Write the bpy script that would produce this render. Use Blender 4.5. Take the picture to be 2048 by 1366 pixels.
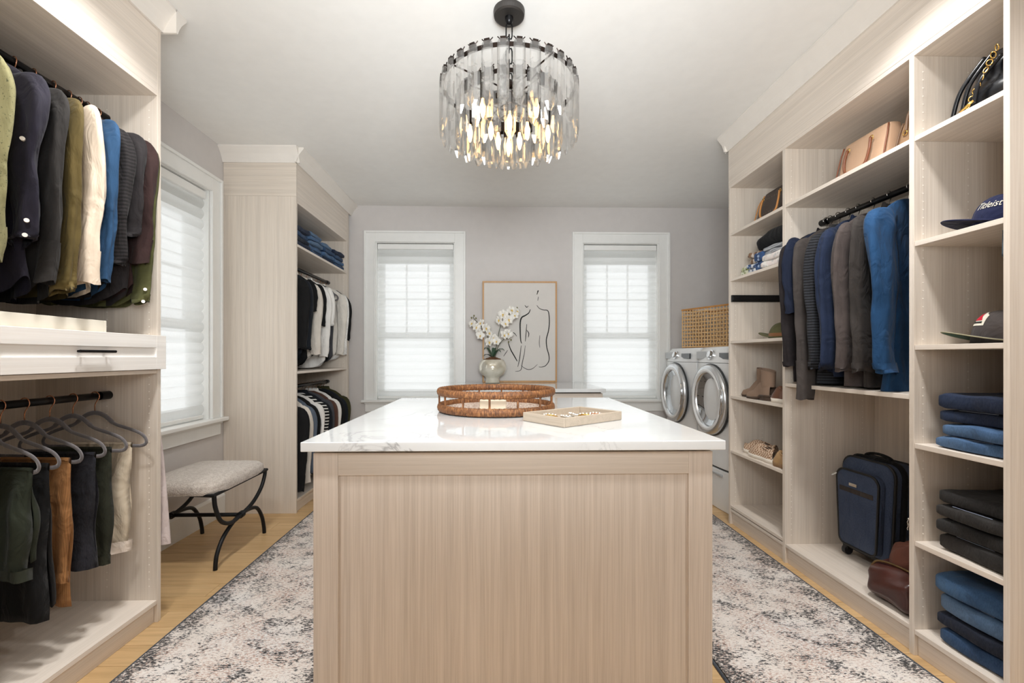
import bpy, bmesh, math, random
from mathutils import Vector, Matrix
from math import sin, cos, pi, radians, sqrt, atan, atan2

# ------------------------------------------------------------------ scene, camera, world, lights
for o in list(bpy.data.objects):
    bpy.data.objects.remove(o, do_unlink=True)
scene = bpy.context.scene
COL = scene.collection
scene.view_settings.view_transform = 'Standard'
scene.view_settings.look = 'None'
scene.view_settings.gamma = 1.0
scene.view_settings.use_curve_mapping = False
scene.view_settings.exposure = 0.36
scene.cycles.use_denoising = True
scene.cycles.max_bounces = 9
scene.cycles.diffuse_bounces = 4
scene.cycles.glossy_bounces = 4
scene.cycles.transmission_bounces = 6
scene.cycles.transparent_max_bounces = 18
scene.cycles.use_adaptive_sampling = True
scene.cycles.adaptive_threshold = 0.05
scene.cycles.adaptive_min_samples = 16
scene.cycles.caustics_reflective = False
scene.cycles.caustics_refractive = False
scene.cycles.sample_clamp_indirect = 6.0

CHAND_W = 9.0                                         # glow of each chandelier bulb
F_PX, PPX, HOR, CAM_H = 895.0, 1013.5, 713.0, 1.18      # focal length, principal point, horizon (2048x1366 frame)
PSI = atan((PPX - 992.5) / F_PX)
cam = bpy.data.cameras.new('camera')
cam.sensor_width = 36.0
cam.lens = 36.0 * F_PX / 2048
cam.shift_x = (1024 - PPX) / 2048
cam.shift_y = (HOR - 683) / 2048
cam.clip_start = 0.02
camo = bpy.data.objects.new('camera', cam)
COL.objects.link(camo)
camo.location = (0, 0, CAM_H)
camo.rotation_euler = (pi / 2, 0, -PSI)
scene.camera = camo

CEIL, XWL, XWR, XLAU, YB, YF = 2.74, -2.045, 2.195, 2.53, 4.66, -1.7   # room planes

world = bpy.data.worlds.new('sky')
scene.world = world
world.use_nodes = True
bg = world.node_tree.nodes['Background']
bg.inputs[0].default_value = (0.985, 0.995, 1.0, 1)
bg.inputs[1].default_value = 1.12

def area(name, loc, target, sx, sy, power, color=(1, 1, 1), spread=180):
    l = bpy.data.lights.new(name, 'AREA')
    l.shape = 'RECTANGLE'; l.size = sx; l.size_y = sy
    l.energy = power; l.color = color; l.spread = radians(spread)
    o = bpy.data.objects.new(name, l); COL.objects.link(o)
    o.location = loc
    o.rotation_euler = (Vector(target) - Vector(loc)).to_track_quat('-Z', 'Y').to_euler()
    return o

# recessed ceiling lights over both aisles (behind the top edge of the frame), then two added fill lights out of view
for lx, ly in ((-1.06, 0.7), (-1.06, 1.6), (1.22, 0.7), (1.22, 1.6)):
    area('ceiling_downlight', (lx, ly, CEIL - 0.012), (lx, ly, 0), 0.16, 0.16, 9.5, (1.0, 0.995, 0.985), 125)
area('front_fill_light', (0.1, YF + 0.25, 1.45), (0.1, 1.9, 3.0), 3.4, 2.0, 16, (0.95, 0.975, 1.0))  # added soft fill from behind the camera, no opening there
area('ceiling_fill_light', (0.06, 0.1, 1.75), (0.06, 4.1, CEIL), 1.0, 0.7, 25, (0.93, 0.975, 1.0), 105)  # added fill thrown up at the ceiling and back wall, no fixture

# ------------------------------------------------------------------ materials
def lin(c):
    if isinstance(c, str):
        c = c.lstrip('#'); c = [int(c[i:i + 2], 16) for i in (0, 2, 4)]
    return tuple(((v / 255) / 12.92 if v / 255 <= 0.04045 else ((v / 255 + 0.055) / 1.055) ** 2.4) for v in c)
MATS = {}
class N:
    """tiny node helper"""
    def __init__(s, name):
        s.m = bpy.data.materials.new(name); s.m.use_nodes = True
        s.nt = s.m.node_tree; s.n = s.nt.nodes; s.b = s.n['Principled BSDF']; s.out = s.n['Material Output']
        s.tc = None
    def new(s, t, **k):
        x = s.n.new(t)
        for a, v in k.items():
            if a.startswith('i_'):
                key = a[2:]
                key = int(key) if key.isdigit() else key.replace('_', ' ')
                x.inputs[key].default_value = v
            else: setattr(x, a, v)
        return x
    def link(s, a, b): s.nt.links.new(a, b)
    def coord(s, scale=(1, 1, 1), rot=(0, 0, 0), kind='Object'):
        if s.tc is None: s.tc = s.new('ShaderNodeTexCoord')
        mp = s.new('ShaderNodeMapping'); mp.inputs['Scale'].default_value = scale; mp.inputs['Rotation'].default_value = rot
        s.link(s.tc.outputs[kind], mp.inputs[0]); return mp.outputs[0]
    def noise(s, scale=5, detail=3, vec=None, rough=0.55, dist=0.0):
        x = s.new('ShaderNodeTexNoise'); x.inputs['Scale'].default_value = scale; x.inputs['Detail'].default_value = detail
        x.inputs['Roughness'].default_value = rough; x.inputs['Distortion'].default_value = dist
        if vec is not None: s.link(vec, x.inputs['Vector'])
        return x.outputs['Fac']
    def ramp(s, fac, stops, interp='LINEAR'):
        r = s.new('ShaderNodeValToRGB'); r.color_ramp.interpolation = interp
        e = r.color_ramp.elements
        while len(e) < len(stops): e.new(0.5)
        for k, (p, c) in enumerate(stops):
            e[k].position = p; e[k].color = (*c, 1) if len(c) == 3 else c
        s.link(fac, r.inputs[0]); return r.outputs[0]
    def mix(s, fac, a, b, mode='MIX'):
        x = s.new('ShaderNodeMix', data_type='RGBA', blend_type=mode)
        for sock, v in ((x.inputs[0], fac), (x.inputs[6], a), (x.inputs[7], b)):
            if isinstance(v, (int, float)): sock.default_value = v
            elif isinstance(v, tuple): sock.default_value = (*v, 1) if len(v) == 3 else v
            else: s.link(v, sock)
        return x.outputs[2]
    def bump(s, h, strength=0.2, dist=0.01):
        b = s.new('ShaderNodeBump'); b.inputs['Strength'].default_value = strength; b.inputs['Distance'].default_value = dist
        s.link(h, b.inputs['Height']); s.link(b.outputs[0], s.b.inputs['Normal'])
    def color(s, c):
        if isinstance(c, tuple): s.b.inputs['Base Color'].default_value = (*c[:3], 1)
        else: s.link(c, s.b.inputs['Base Color'])
    def set(s, **k):
        for a, v in k.items(): s.b.inputs[a.replace('_', ' ')].default_value = v
        return s

def plain(name, c, rough=0.5, metal=0.0, **k):
    if name in MATS: return MATS[name]
    n = N(name); c = lin(c)
    f = n.noise(14, 3, n.coord())
    n.color(n.ramp(f, [(0.3, tuple(v * 0.985 for v in c)), (0.7, tuple(min(1, v * 1.015) for v in c))]))
    n.set(Roughness=rough, Metallic=metal, **k)
    MATS[name] = n.m; return n.m

def wood(name, light, dark, axis='z', scale=1.0, rough=0.42, bump=0.05):
    if name in MATS: return MATS[name]
    n = N(name); L, D = lin(light), lin(dark)
    st = {'z': (1, 1, 0.012), 'y': (1, 0.012, 1), 'x': (0.012, 1, 1)}[axis]
    v = n.coord(tuple(a * scale for a in st))
    f1 = n.noise(260, 3, v, 0.6)
    f2 = n.noise(46, 2, v, 0.5)
    m1 = n.ramp(f1, [(0.36, D), (0.60, L)])
    m2 = n.ramp(f2, [(0.35, tuple(a * 0.90 for a in L)), (0.65, tuple(min(1, a * 1.05) for a in L))])
    c = n.mix(0.36, m2, m1)
    n.color(c); n.set(Roughness=rough)
    if bump: n.bump(f1, bump, 0.002)
    MATS[name] = n.m; return n.m

def cloth(name, c, c2=None, kind='weave', rough=0.85, sheen=0.04, var=0.18):
    """fabric; kind: weave / denim / stripe / knit / speckle / cord"""
    if name in MATS: return MATS[name]
    n = N(name); C = lin(c)
    lo = tuple(v * (1 - var) for v in C); hi = tuple(min(1, v * (1 + var)) for v in C)
    f = n.noise(9, 4, n.coord())
    col = n.ramp(f, [(0.3, lo), (0.7, hi)])
    fine = n.noise(520, 2, n.coord((1, 1, 0.6)))
    if kind == 'denim':
        C2 = lin(c2 or c)
        col = n.mix(n.ramp(n.noise(5, 3, n.coord((1, 1, 1))), [(0.42, (0, 0, 0)), (0.75, (0.8, 0.8, 0.8))]), col, C2)
        fine = n.noise(420, 3, n.coord((1, 1, 0.25)))
        col = n.mix(0.22, col, n.ramp(fine, [(0.35, tuple(v * 0.5 for v in C)), (0.65, tuple(min(1, v * 1.8 + 0.03) for v in C))]))
    elif kind == 'stripe':
        w = n.new('ShaderNodeTexWave', bands_direction='Z'); w.inputs['Scale'].default_value = 12; w.inputs['Distortion'].default_value = 0.35
        n.link(n.coord(), w.inputs[0])
        col = n.mix(n.ramp(w.outputs[1], [(0.72, (0, 0, 0)), (0.80, (1, 1, 1))]), col, lin(c2))
    elif kind == 'knit':
        w = n.new('ShaderNodeTexWave', bands_direction='Z'); w.inputs['Scale'].default_value = 22
        n.link(n.coord(), w.inputs[0]); fine = w.outputs[1]
        col = n.mix(n.ramp(w.outputs[1], [(0.3, (0, 0, 0)), (0.7, (0.85, 0.85, 0.85))]), col, lin(c2))
    elif kind == 'speckle':
        s = n.noise(190, 1, n.coord())
        col = n.mix(n.ramp(s, [(0.66, (0, 0, 0)), (0.70, (.8, .8, .8))]), col, lin(c2))
    elif kind == 'cord':
        w = n.new('ShaderNodeTexWave', bands_direction='X'); w.inputs['Scale'].default_value = 60
        n.link(n.coord(), w.inputs[0]); fine = w.outputs[1]
        col = n.mix(n.ramp(w.outputs[1], [(0.2, (0.5, 0.5, 0.5)), (0.8, (0, 0, 0))]), col, lin(c2))
    n.color(col); n.set(Roughness=rough)
    n.b.inputs['Sheen Weight'].default_value = sheen
    n.b.inputs['Specular IOR Level'].default_value = 0.25
    wr = n.noise(13, 3, n.coord((1, 1, .55)), .5, 1.2)
    b1 = n.new('ShaderNodeBump'); b1.inputs['Strength'].default_value = .45; b1.inputs['Distance'].default_value = .03; n.link(wr, b1.inputs['Height'])
    b2 = n.new('ShaderNodeBump'); b2.inputs['Strength'].default_value = .18; b2.inputs['Distance'].default_value = .001; n.link(fine, b2.inputs['Height']); n.link(b1.outputs[0], b2.inputs['Normal'])
    n.link(b2.outputs[0], n.b.inputs['Normal'])
    MATS[name] = n.m; return n.m

def glassy(name, tint=(1, 1, 1), transp=0.75, rough=0.02, refr=0.0):
    """clear glass that lets light straight through: transparent body, mirror-like surface"""
    if name in MATS: return MATS[name]
    n = N(name)
    t = n.new('ShaderNodeBsdfTransparent'); t.inputs[0].default_value = (*tint, 1)
    g = n.new('ShaderNodeBsdfGlossy'); g.inputs['Roughness'].default_value = rough
    fr = n.new('ShaderNodeFresnel'); fr.inputs[0].default_value = 1.5
    mx = n.new('ShaderNodeMixShader')
    mr = n.new('ShaderNodeMath', operation='MAXIMUM'); mr.inputs[1].default_value = 1 - transp
    geo = n.new('ShaderNodeNewGeometry'); inv = n.new('ShaderNodeMath', operation='SUBTRACT'); inv.inputs[0].default_value = 1.0
    n.link(geo.outputs['Backfacing'], inv.inputs[1])
    ml = n.new('ShaderNodeMath', operation='MULTIPLY')
    n.link(fr.outputs[0], mr.inputs[0]); n.link(mr.outputs[0], ml.inputs[0]); n.link(inv.outputs[0], ml.inputs[1]); n.link(ml.outputs[0], mx.inputs[0])
    body = t.outputs[0]
    if refr:
        gl = n.new('ShaderNodeBsdfGlass'); gl.inputs['IOR'].default_value = 1.5; gl.inputs['Roughness'].default_value = 0.0
        m2 = n.new('ShaderNodeMixShader'); m2.inputs[0].default_value = refr
        n.link(t.outputs[0], m2.inputs[1]); n.link(gl.outputs[0], m2.inputs[2]); body = m2.outputs[0]
    n.link(body, mx.inputs[1]); n.link(g.outputs[0], mx.inputs[2]); n.link(mx.outputs[0], n.out.inputs[0])
    MATS[name] = n.m; return n.m

# ------------------------------------------------------------------ mesh helpers
class MB:
    def __init__(s): s.v = []; s.f = []
    def add(s, vs, fs):
        b = len(s.v); s.v += [tuple(p) for p in vs]; s.f += [tuple(b + i for i in q) for q in fs]; return s
    def box(s, x0, x1, y0, y1, z0, z1):
        vs = [(x, y, z) for x in (x0, x1) for y in (y0, y1) for z in (z0, z1)]
        return s.add(vs, [(0, 1, 3, 2), (4, 6, 7, 5), (0, 4, 5, 1), (2, 3, 7, 6), (0, 2, 6, 4), (1, 5, 7, 3)])
    def grid(s, fn, nu, nv, closeu=False, capu=False, flip=False):
        """fn(i/nu, j/nv) -> point; closeu: wraps in u; capu: closes both v ends"""
        cu = nu if closeu else nu + 1
        vs = [fn(i / nu, j / nv) for j in range(nv + 1) for i in range(cu)]
        fs = []
        for j in range(nv):
            for i in range(nu):
                a = j * cu + i; b = j * cu + (i + 1) % cu
                q = (a, b, b + cu, a + cu)
                fs.append(q[::-1] if flip else q)
        if capu:
            fs.append(tuple(range(cu))[::-1]); fs.append(tuple(nv * cu + i for i in range(cu)))
        return s.add(vs, fs)
    def tube(s, pts, r, seg=8, closed=False, caps=True, flat=None):
        """round bar along pts; r number or list; flat=(axis vector, factor) squashes it"""
        pts = [Vector(p) for p in pts]; n = len(pts)
        rs = r if isinstance(r, (list, tuple)) else [r] * n
        up = Vector((0.0123, 0.0456, 1)).normalized(); prev = None; rings = []
        for i, p in enumerate(pts):
            if closed: t = pts[(i + 1) % n] - pts[i - 1]
            else: t = pts[min(i + 1, n - 1)] - pts[max(i - 1, 0)]
            t.normalize()
            if prev is None:
                a = t.cross(up)
                if a.length < 1e-3: a = t.cross(Vector((1, 0, 0)))
            else: a = prev - t * prev.dot(t)
            a.normalize(); prev = a; b = t.cross(a)
            ring = []
            for k in range(seg):
                th = 2 * pi * k / seg
                d = (a * cos(th) + b * sin(th)) * rs[i]
                if flat is not None:
                    ax = Vector(flat[0]); d = d + ax * (d.dot(ax) * (flat[1] - 1))
                ring.append(p + d)
            rings.append(ring)
        vs = [q for ring in rings for q in ring]; fs = []
        m = n if closed else n - 1
        for i in range(m):
            for k in range(seg):
                a = i * seg + k; b = i * seg + (k + 1) % seg
                c = ((i + 1) % n) * seg
                fs.append((a, b, c + (k + 1) % seg, c + k))
        if caps and not closed:
            fs.append(tuple(range(seg))[::-1]); fs.append(tuple((n - 1) * seg + k for k in range(seg)))
        return s.add(vs, fs)
    def lathe(s, prof, seg=24, c=(0, 0, 0), sx=1, sy=1, capb=False, capt=False):
        vs = [(c[0] + r * cos(2 * pi * k / seg) * sx, c[1] + r * sin(2 * pi * k / seg) * sy, c[2] + z) for r, z in prof for k in range(seg)]
        fs = [(j * seg + k, j * seg + (k + 1) % seg, (j + 1) * seg + (k + 1) % seg, (j + 1) * seg + k) for j in range(len(prof) - 1) for k in range(seg)]
        if capb: fs.append(tuple(range(seg))[::-1])
        if capt: fs.append(tuple((len(prof) - 1) * seg + k for k in range(seg)))
        return s.add(vs, fs)
    def prism(s, poly, axis, a0, a1):
        """extrude a 2D polygon along axis ('x': poly=(y,z); 'y': poly=(x,z); 'z': poly=(x,y))"""
        def pt(p, a): return {'x': (a, p[0], p[1]), 'y': (p[0], a, p[1]), 'z': (p[0], p[1], a)}[axis]
        n = len(poly)
        vs = [pt(p, a0) for p in poly] + [pt(p, a1) for p in poly]
        fs = [tuple(range(n))[::-1], tuple(range(n, 2 * n))] + [(i, (i + 1) % n, n + (i + 1) % n, n + i) for i in range(n)]
        return s.add(vs, fs)
    def xf(s, M):
        s.v = [tuple(M @ Vector(p)) for p in s.v]; return s

def link(o, parent=None):
    COL.objects.link(o)
    if parent is not None:
        o.parent = parent
    return o
def mesh(mb, name='mesh', mat=None, smooth=False, fix=True):
    me = bpy.data.meshes.new(name)
    me.from_pydata(mb.v, [], mb.f); me.update()
    if fix:
        bm = bmesh.new(); bm.from_mesh(me)
        bmesh.ops.recalc_face_normals(bm, faces=bm.faces); bm.to_mesh(me); bm.free()
    if mat is not None: me.materials.append(mat)
    if smooth:
        for p in me.polygons: p.use_smooth = True
    return me
def obj(name, mb, mat, parent=None, smooth=False, bevel=0.0, local=False, seg=2, sub=0, angle=None):
    """one mesh object; vertices are world coordinates unless local=True (then relative to the parent)"""
    me = mb if isinstance(mb, bpy.types.Mesh) else mesh(mb, name, mat, smooth)
    o = bpy.data.objects.new(name, me); link(o, parent)
    if parent is not None and not local:
        root = parent; M = Matrix.Identity(4)
        while root is not None:
            M = Matrix.Translation(root.location) @ root.rotation_euler.to_matrix().to_4x4() @ M if root.parent is None else M
            root = root.parent
        if parent.parent is None: o.matrix_parent_inverse = M.inverted()
    if bevel:
        b = o.modifiers.new('bevel', 'BEVEL'); b.width = bevel; b.segments = seg; b.limit_method = 'ANGLE'; b.angle_limit = radians(40)
        b.harden_normals = False
        for p in me.polygons: p.use_smooth = True
        w = o.modifiers.new('wn', 'WEIGHTED_NORMAL'); w.keep_sharp = True
    if sub:
        m = o.modifiers.new('sub', 'SUBSURF'); m.levels = sub; m.render_levels = sub
    return o
def tag(o, label, cat=None, group=None, kind=None):
    if label: o['label'] = label
    if cat: o['category'] = cat
    if group: o['group'] = group
    if kind: o['kind'] = kind
    return o
def thing(name, label, cat, loc=(0, 0, 0), rotz=0.0, group=None):
    o = bpy.data.objects.new(name, None); link(o)
    o.empty_display_size = 0.05
    o.location = loc; o.rotation_euler = (0, 0, rotz)
    return tag(o, label, cat, group)
def struct(name, mb, mat, parent=None, label=None, **k):
    o = obj(name, mb, mat, parent, **k)
    o['kind'] = 'structure'
    if label: o['label'] = label
    return o
def copy_tree(src, parent=None):
    c = src.copy(); COL.objects.link(c); c.parent = parent
    for ch in src.children: copy_tree(ch, c)
    return c
def smoothstep(a, b, x):
    t = max(0.0, min(1.0, (x - a) / (b - a))); return t * t * (3 - 2 * t)
def catmull(pts, n=6, closed=False):
    pts = [Vector(p) for p in pts]; out = []; m = len(pts)
    rng = range(m) if closed else range(m - 1)
    for i in rng:
        if closed: p0, p1, p2, p3 = pts[i - 1], pts[i], pts[(i + 1) % m], pts[(i + 2) % m]
        else: p0, p1, p2, p3 = pts[max(i - 1, 0)], pts[i], pts[i + 1], pts[min(i + 2, m - 1)]
        for k in range(n):
            t = k / n
            out.append(0.5 * ((2 * p1) + (p2 - p0) * t + (2 * p0 - 5 * p1 + 4 * p2 - p3) * t * t + (3 * p1 - p0 - 3 * p2 + p3) * t ** 3))
    if not closed: out.append(pts[-1])
    return out
# ------------------------------------------------------------------ shared materials
W_V = wood('closet_wood_vertical', '#e4d9cc', '#c6b6a4', 'z')
W_Y = wood('closet_wood_lengthwise', '#e6dbcf', '#cdbead', 'y')
W_X = wood('closet_wood_crosswise', '#e4d9cc', '#c9baa8', 'x')
I_V = wood('island_wood_vertical', '#d2c6ba', '#ab9c8d', 'z')
I_X = wood('island_wood_crosswise', '#d0c4b7', '#b5a798', 'x')
CROWN = plain('crown_pale', '#ece6de', 0.5)  # paler tone than the closet wood
TRIM = plain('trim_paint', '#f1f1ee', 0.35)
WALL = plain('wall_paint', '#d2cdca', 0.75)
CEILM = plain('ceiling_paint', '#f3f2ef', 0.8)
BLACK = plain('black_metal', '#141416', 0.32, 0.6)
IRON = plain('wrought_iron', '#17181a', 0.5, 0.4)
BRONZE = plain('dark_bronze', '#2b211c', 0.35, 0.8)
COPPER = plain('copper_hook', '#d39a7c', 0.25, 1.0)
CHROME = plain('chrome', '#d9dadb', 0.08, 1.0)
GOLD = plain('gold', '#e0b768', 0.22, 1.0)
SILVER = plain('silver', '#dcdcd8', 0.2, 1.0)
VELVET = cloth('grey_velvet', '#6c686a', kind='weave', sheen=0.5)
VELVETD = cloth('black_velvet', '#18181a', kind='weave', sheen=0.3)

def quartz():
    n = N('white_quartz')
    d = n.noise(1.6, 5, n.coord(), 0.6)
    vec = n.coord((1, 1, 1))
    v1 = n.noise(2.1, 6, vec, 0.55, 1.6)
    vein = n.ramp(v1, [(0.485, (0, 0, 0)), (0.5, (1, 1, 1)), (0.515, (0, 0, 0))])
    mask = n.ramp(n.noise(1.3, 2, n.coord((1.3, 1, 1))), [(0.5, (0, 0, 0)), (0.66, (1, 1, 1))])
    f = n.mix(1.0, vein, mask, 'MULTIPLY')
    base = n.ramp(d, [(0.35, lin('#d7d9d9')), (0.65, lin('#e2e4e4'))])
    n.color(n.mix(f, base, lin('#a9aaab')))
    n.set(Roughness=0.06); n.b.inputs['Coat Weight'].default_value = 0.3; n.b.inputs['Coat Roughness'].default_value = 0.03
    return n.m
QUARTZ = quartz()

def plank_mat():
    n = N('oak_plank')
    oi = n.new('ShaderNodeObjectInfo')
    base = n.ramp(oi.outputs['Random'], [(0.0, lin('#bb9767')), (0.35, lin('#c9a576')), (0.7, lin('#d3b284')), (1.0, lin('#c29d6c'))])
    off = n.new('ShaderNodeVectorMath', operation='SCALE'); off.inputs[0].default_value = (3, 7, 11); n.link(oi.outputs['Random'], off.inputs['Scale'])
    addv = n.new('ShaderNodeVectorMath', operation='ADD'); n.link(n.coord((0.07, 1, 1)), addv.inputs[0]); n.link(off.outputs[0], addv.inputs[1])
    g = n.noise(46, 4, addv.outputs[0], 0.6, 0.4)
    col = n.mix(0.55, base, n.ramp(g, [(0.3, tuple(v * 0.78 for v in lin('#c8a474'))), (0.7, tuple(min(1, v * 1.12) for v in lin('#d3b284')))]))
    n.color(col); n.set(Roughness=0.38); n.bump(g, 0.06, 0.002)
    return n.m

# ------------------------------------------------------------------ floor, ceiling, walls
floor = struct('floor', MB().box(XWL - .1, XLAU + .1, YF - .1, YB + .1, -0.06, -0.016), plain('subfloor', '#7a5a38', 0.7), label='light oak plank floor')
PLANK = plank_mat(); rnd = random.Random(3)
y = 2.11 - 0.1235 * 31
while y < YB:
    y1 = min(y + 0.1235, YB); x = XWL
    if y1 > YF:
        y0 = max(y, YF); ln = rnd.uniform(0.5, 1.6)
        while x < XLAU - 0.01:
            x1 = min(x + ln, XLAU)
            if XLAU - x1 < 0.3: x1 = XLAU
            o = obj('plank', MB().box(x + .0006, x1 - .0006, y0 + .0007, y1 - .0007, -0.016, 0), PLANK, floor, bevel=0.0012, seg=1)
            x = x1; ln = rnd.uniform(1.1, 1.9)
    y += 0.1235
struct('ceiling', MB().box(XWL - .2, XLAU + .2, YF - .2, YB + .2, CEIL, CEIL + .1), CEILM, label='plain white ceiling')

# windows: (outer u0, outer u1) on their wall
WZ0, WZ1, WTOP, CASW = 0.735, 2.362, 2.475, 0.112
WINS = {1: ('b', -1.361, -0.318), 2: ('b', 0.791, 1.817), 3: ('l', 2.311, 3.354)}
def wall_with_holes(u0, u1, holes):
    """list of (u0,u1,z0,z1) boxes that make a wall with window holes"""
    out = []; u = u0
    for a, b in sorted(holes):
        out += [(u, a, 0, CEIL), (a, b, 0, WZ0 - .02), (a, b, WZ1, CEIL)]; u = b
    return out + [(u, u1, 0, CEIL)]
mb = MB()
for a, b, z0, z1 in wall_with_holes(XWL - .16, XLAU + .16, [(w[1] + CASW, w[2] - CASW) for w in WINS.values() if w[0] == 'b']): mb.box(a, b, YB, YB + .16, z0, z1)
struct('wall_back', mb, WALL, label='warm light grey wall with two windows')
mb = MB()
for a, b, z0, z1 in wall_with_holes(YF, YB, [(WINS[3][1] + CASW, WINS[3][2] - CASW)]): mb.box(XWL - .16, XWL, a, b, z0, z1)
struct('wall_left', mb, WALL, label='warm light grey wall with one window')
struct('wall_right', MB().box(XWR, XWR + .12, YF, 3.14, 0, CEIL).box(XWR + .12, XLAU + .12, 3.06, 3.14, 0, CEIL).box(XLAU, XLAU + .12, 3.14, YB, 0, CEIL), WALL, label='grey wall behind the shelving and the laundry machines')
struct('wall_front', MB().box(XWL - .1, XLAU + .1, YF - .12, YF, 0, CEIL), WALL, label='plain wall behind the viewer')
def bb_poly(h=0.165, t=0.017): return [(0, 0), (t, 0), (t, h - .02), (t * .6, h - .006), (t * .35, h), (0, h)]
struct('baseboard_left', MB().prism([(XWL + d, z) for d, z in bb_poly()], 'y', 2.045, 3.398), TRIM, label='white baseboard under the left window')
struct('baseboard_back', MB().prism([(YB - d, z) for d, z in bb_poly()], 'x', -1.48, 2.5), TRIM, label='white baseboard along the back wall')

def shade_mat():
    n = N('sheer_shade')
    tl = n.new('ShaderNodeBsdfTranslucent'); tl.inputs[0].default_value = (0.95, 0.95, 0.94, 1)
    df = n.new('ShaderNodeBsdfDiffuse'); df.inputs[0].default_value = (0.9, 0.9, 0.89, 1)
    tp = n.new('ShaderNodeBsdfTransparent')
    f = n.noise(300, 2, n.coord((1, 1, 0.2)))
    m1 = n.new('ShaderNodeMixShader'); m1.inputs[0].default_value = 0.36
    n.link(tl.outputs[0], m1.inputs[1]); n.link(df.outputs[0], m1.inputs[2])
    m2 = n.new('ShaderNodeMixShader')
    mr = n.new('ShaderNodeMapRange'); mr.inputs[3].default_value = 0.20; mr.inputs[4].default_value = 0.28
    n.link(f, mr.inputs[0]); n.link(mr.outputs[0], m2.inputs[0])
    n.link(m1.outputs[0], m2.inputs[1]); n.link(tp.outputs[0], m2.inputs[2]); n.link(m2.outputs[0], n.out.inputs[0])
    return n.m
SHADE = shade_mat()
PANE = glassy('window_glass', (0.98, 0.99, 0.99), 0.94, 0.01)
SASH = plain('sash_paint', '#eceeec', 0.4)
SHADE_LABEL = {1: 'white sheer blind in the back window left of the drawing', 2: 'white sheer blind in the back window beside the laundry machines', 3: 'white sheer blind in the side window above the bench'}
for k, (wall, u0, u1) in WINS.items():
    back = wall == 'b'
    def mp(u, d, z): return (u, YB + d, z) if back else (XWL - d, u, z)
    def bx(mb, a, b, d0, d1, z0, z1):
        p, q = mp(a, d0, z0), mp(b, d1, z1)
        return mb.box(min(p[0], q[0]), max(p[0], q[0]), min(p[1], q[1]), max(p[1], q[1]), z0, z1)
    i0, i1 = u0 + CASW, u1 - CASW
    root = bpy.data.objects.new('window_%d' % k, None); link(root); root.location = mp((u0 + u1) / 2, 0, WZ0); root['kind'] = 'structure'
    root['label'] = 'white double hung window with a sheer blind, ' + ('on the back wall' if back else 'on the left wall')
    for a, b in ((u0, i0), (i1, u1)):
        m = bx(MB(), a, b, -.018, 0, WZ0, WTOP)
        ob = (a, a + .02) if a == u0 else (b - .02, b)
        ib = (b - .012, b) if a == u0 else (a, a + .012)
        bx(m, *ob, -.032, -.018, WZ0, WTOP); bx(m, *ib, -.023, -.018, WZ0, WZ1 + .012)
        obj('casing', m, TRIM, root, bevel=.003)
    m = bx(MB(), i0, i1, -.018, 0, WZ1, WTOP); bx(m, u0 + .02, u1 - .02, -.032, -.018, WTOP - .02, WTOP); bx(m, i0, i1, -.023, -.018, WZ1, WZ1 + .012)
    obj('head_casing', m, TRIM, root, bevel=.003)
    obj('window_sill', bx(MB(), u0 - .025, u1 + .025, -.06, .13, WZ0 - .028, WZ0), TRIM, root, bevel=.006)
    m = bx(MB(), u0 + .01, u1 - .01, -.018, 0, WZ0 - .125, WZ0 - .028); bx(m, u0 + .005, u1 - .005, -.03, -.018, WZ0 - .045, WZ0 - .028)
    obj('apron', m, TRIM, root, bevel=.003)
    m = MB(); bx(m, i0 + .0005, i0 + .012, 0.001, .155, WZ0, WZ1); bx(m, i1 - .012, i1 - .0005, 0.001, .155, WZ0, WZ1); bx(m, i0 + .012, i1 - .012, 0.001, .155, WZ1 - .005, WZ1 - .0005)
    obj('jamb', m, TRIM, root)
    ZM = 1.39; i0 += .012; i1 -= .012
    for nm, z0, z1, d, grid in (('upper_sash', ZM - .02, WZ1, .125, True), ('lower_sash', WZ0, ZM + .045, .10, False)):
        m = MB(); bx(m, i0, i0 + .055, d, d + .025, z0, z1); bx(m, i1 - .055, i1, d, d + .025, z0, z1)
        top = .20 if grid else .05
        bx(m, i0 + .055, i1 - .055, d, d + .025, z0, z0 + (.05 if grid else .08)); bx(m, i0 + .055, i1 - .055, d, d + .025, z1 - top, z1)
        s = obj(nm, m, SASH, root)
        a, b, c, e = i0 + .055, i1 - .055, z0 + (.05 if grid else .08), z1 - top
        if grid:
            us = [a, a + (b - a) / 3, a + 2 * (b - a) / 3, b]; zs = [c, (c + e) / 2, e]
            for q in (1, 2): obj('muntin', bx(MB(), us[q] - .009, us[q] + .009, d + .003, d + .022, c, e), SASH, s)
            obj('muntin', bx(MB(), a, b, d + .004, d + .021, zs[1] - .009, zs[1] + .009), SASH, s)
            for q in range(3):
                for w in range(2): obj('pane', bx(MB(), us[q], us[q + 1], d + .011, d + .014, zs[w], zs[w + 1]), PANE, s)
        else: obj('pane', bx(MB(), a, b, d + .011, d + .014, c, e), PANE, s)
    # the sheer blind: a headrail, curved fabric vanes and a bottom rail
    sh = thing('window_shade', SHADE_LABEL[k], 'window blind', mp((u0 + u1) / 2, .03, WZ0))
    obj('headrail', bx(MB(), i0 + .004, i1 - .004, .012, .075, WZ1 - .068, WZ1 - .011), TRIM, sh, bevel=.008)
    pitch = .0705; nv = int((WZ1 - .066 - WZ0 - .03) / pitch); ztop = WZ1 - .066
    pitch = (ztop - WZ0 - .03) / nv
    for q in range(nv):
        zt = ztop - q * pitch
        def vf(s, t):
            z = zt - t * (pitch + .006)
            return mp(i0 + .005 + s * (i1 - i0 - .010), .040 - .020 * sin(pi * min(1, t * 1.05)) + .014 * t, z)
        obj('vane', MB().grid(vf, 1, 7), SHADE, sh, smooth=True)
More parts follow.
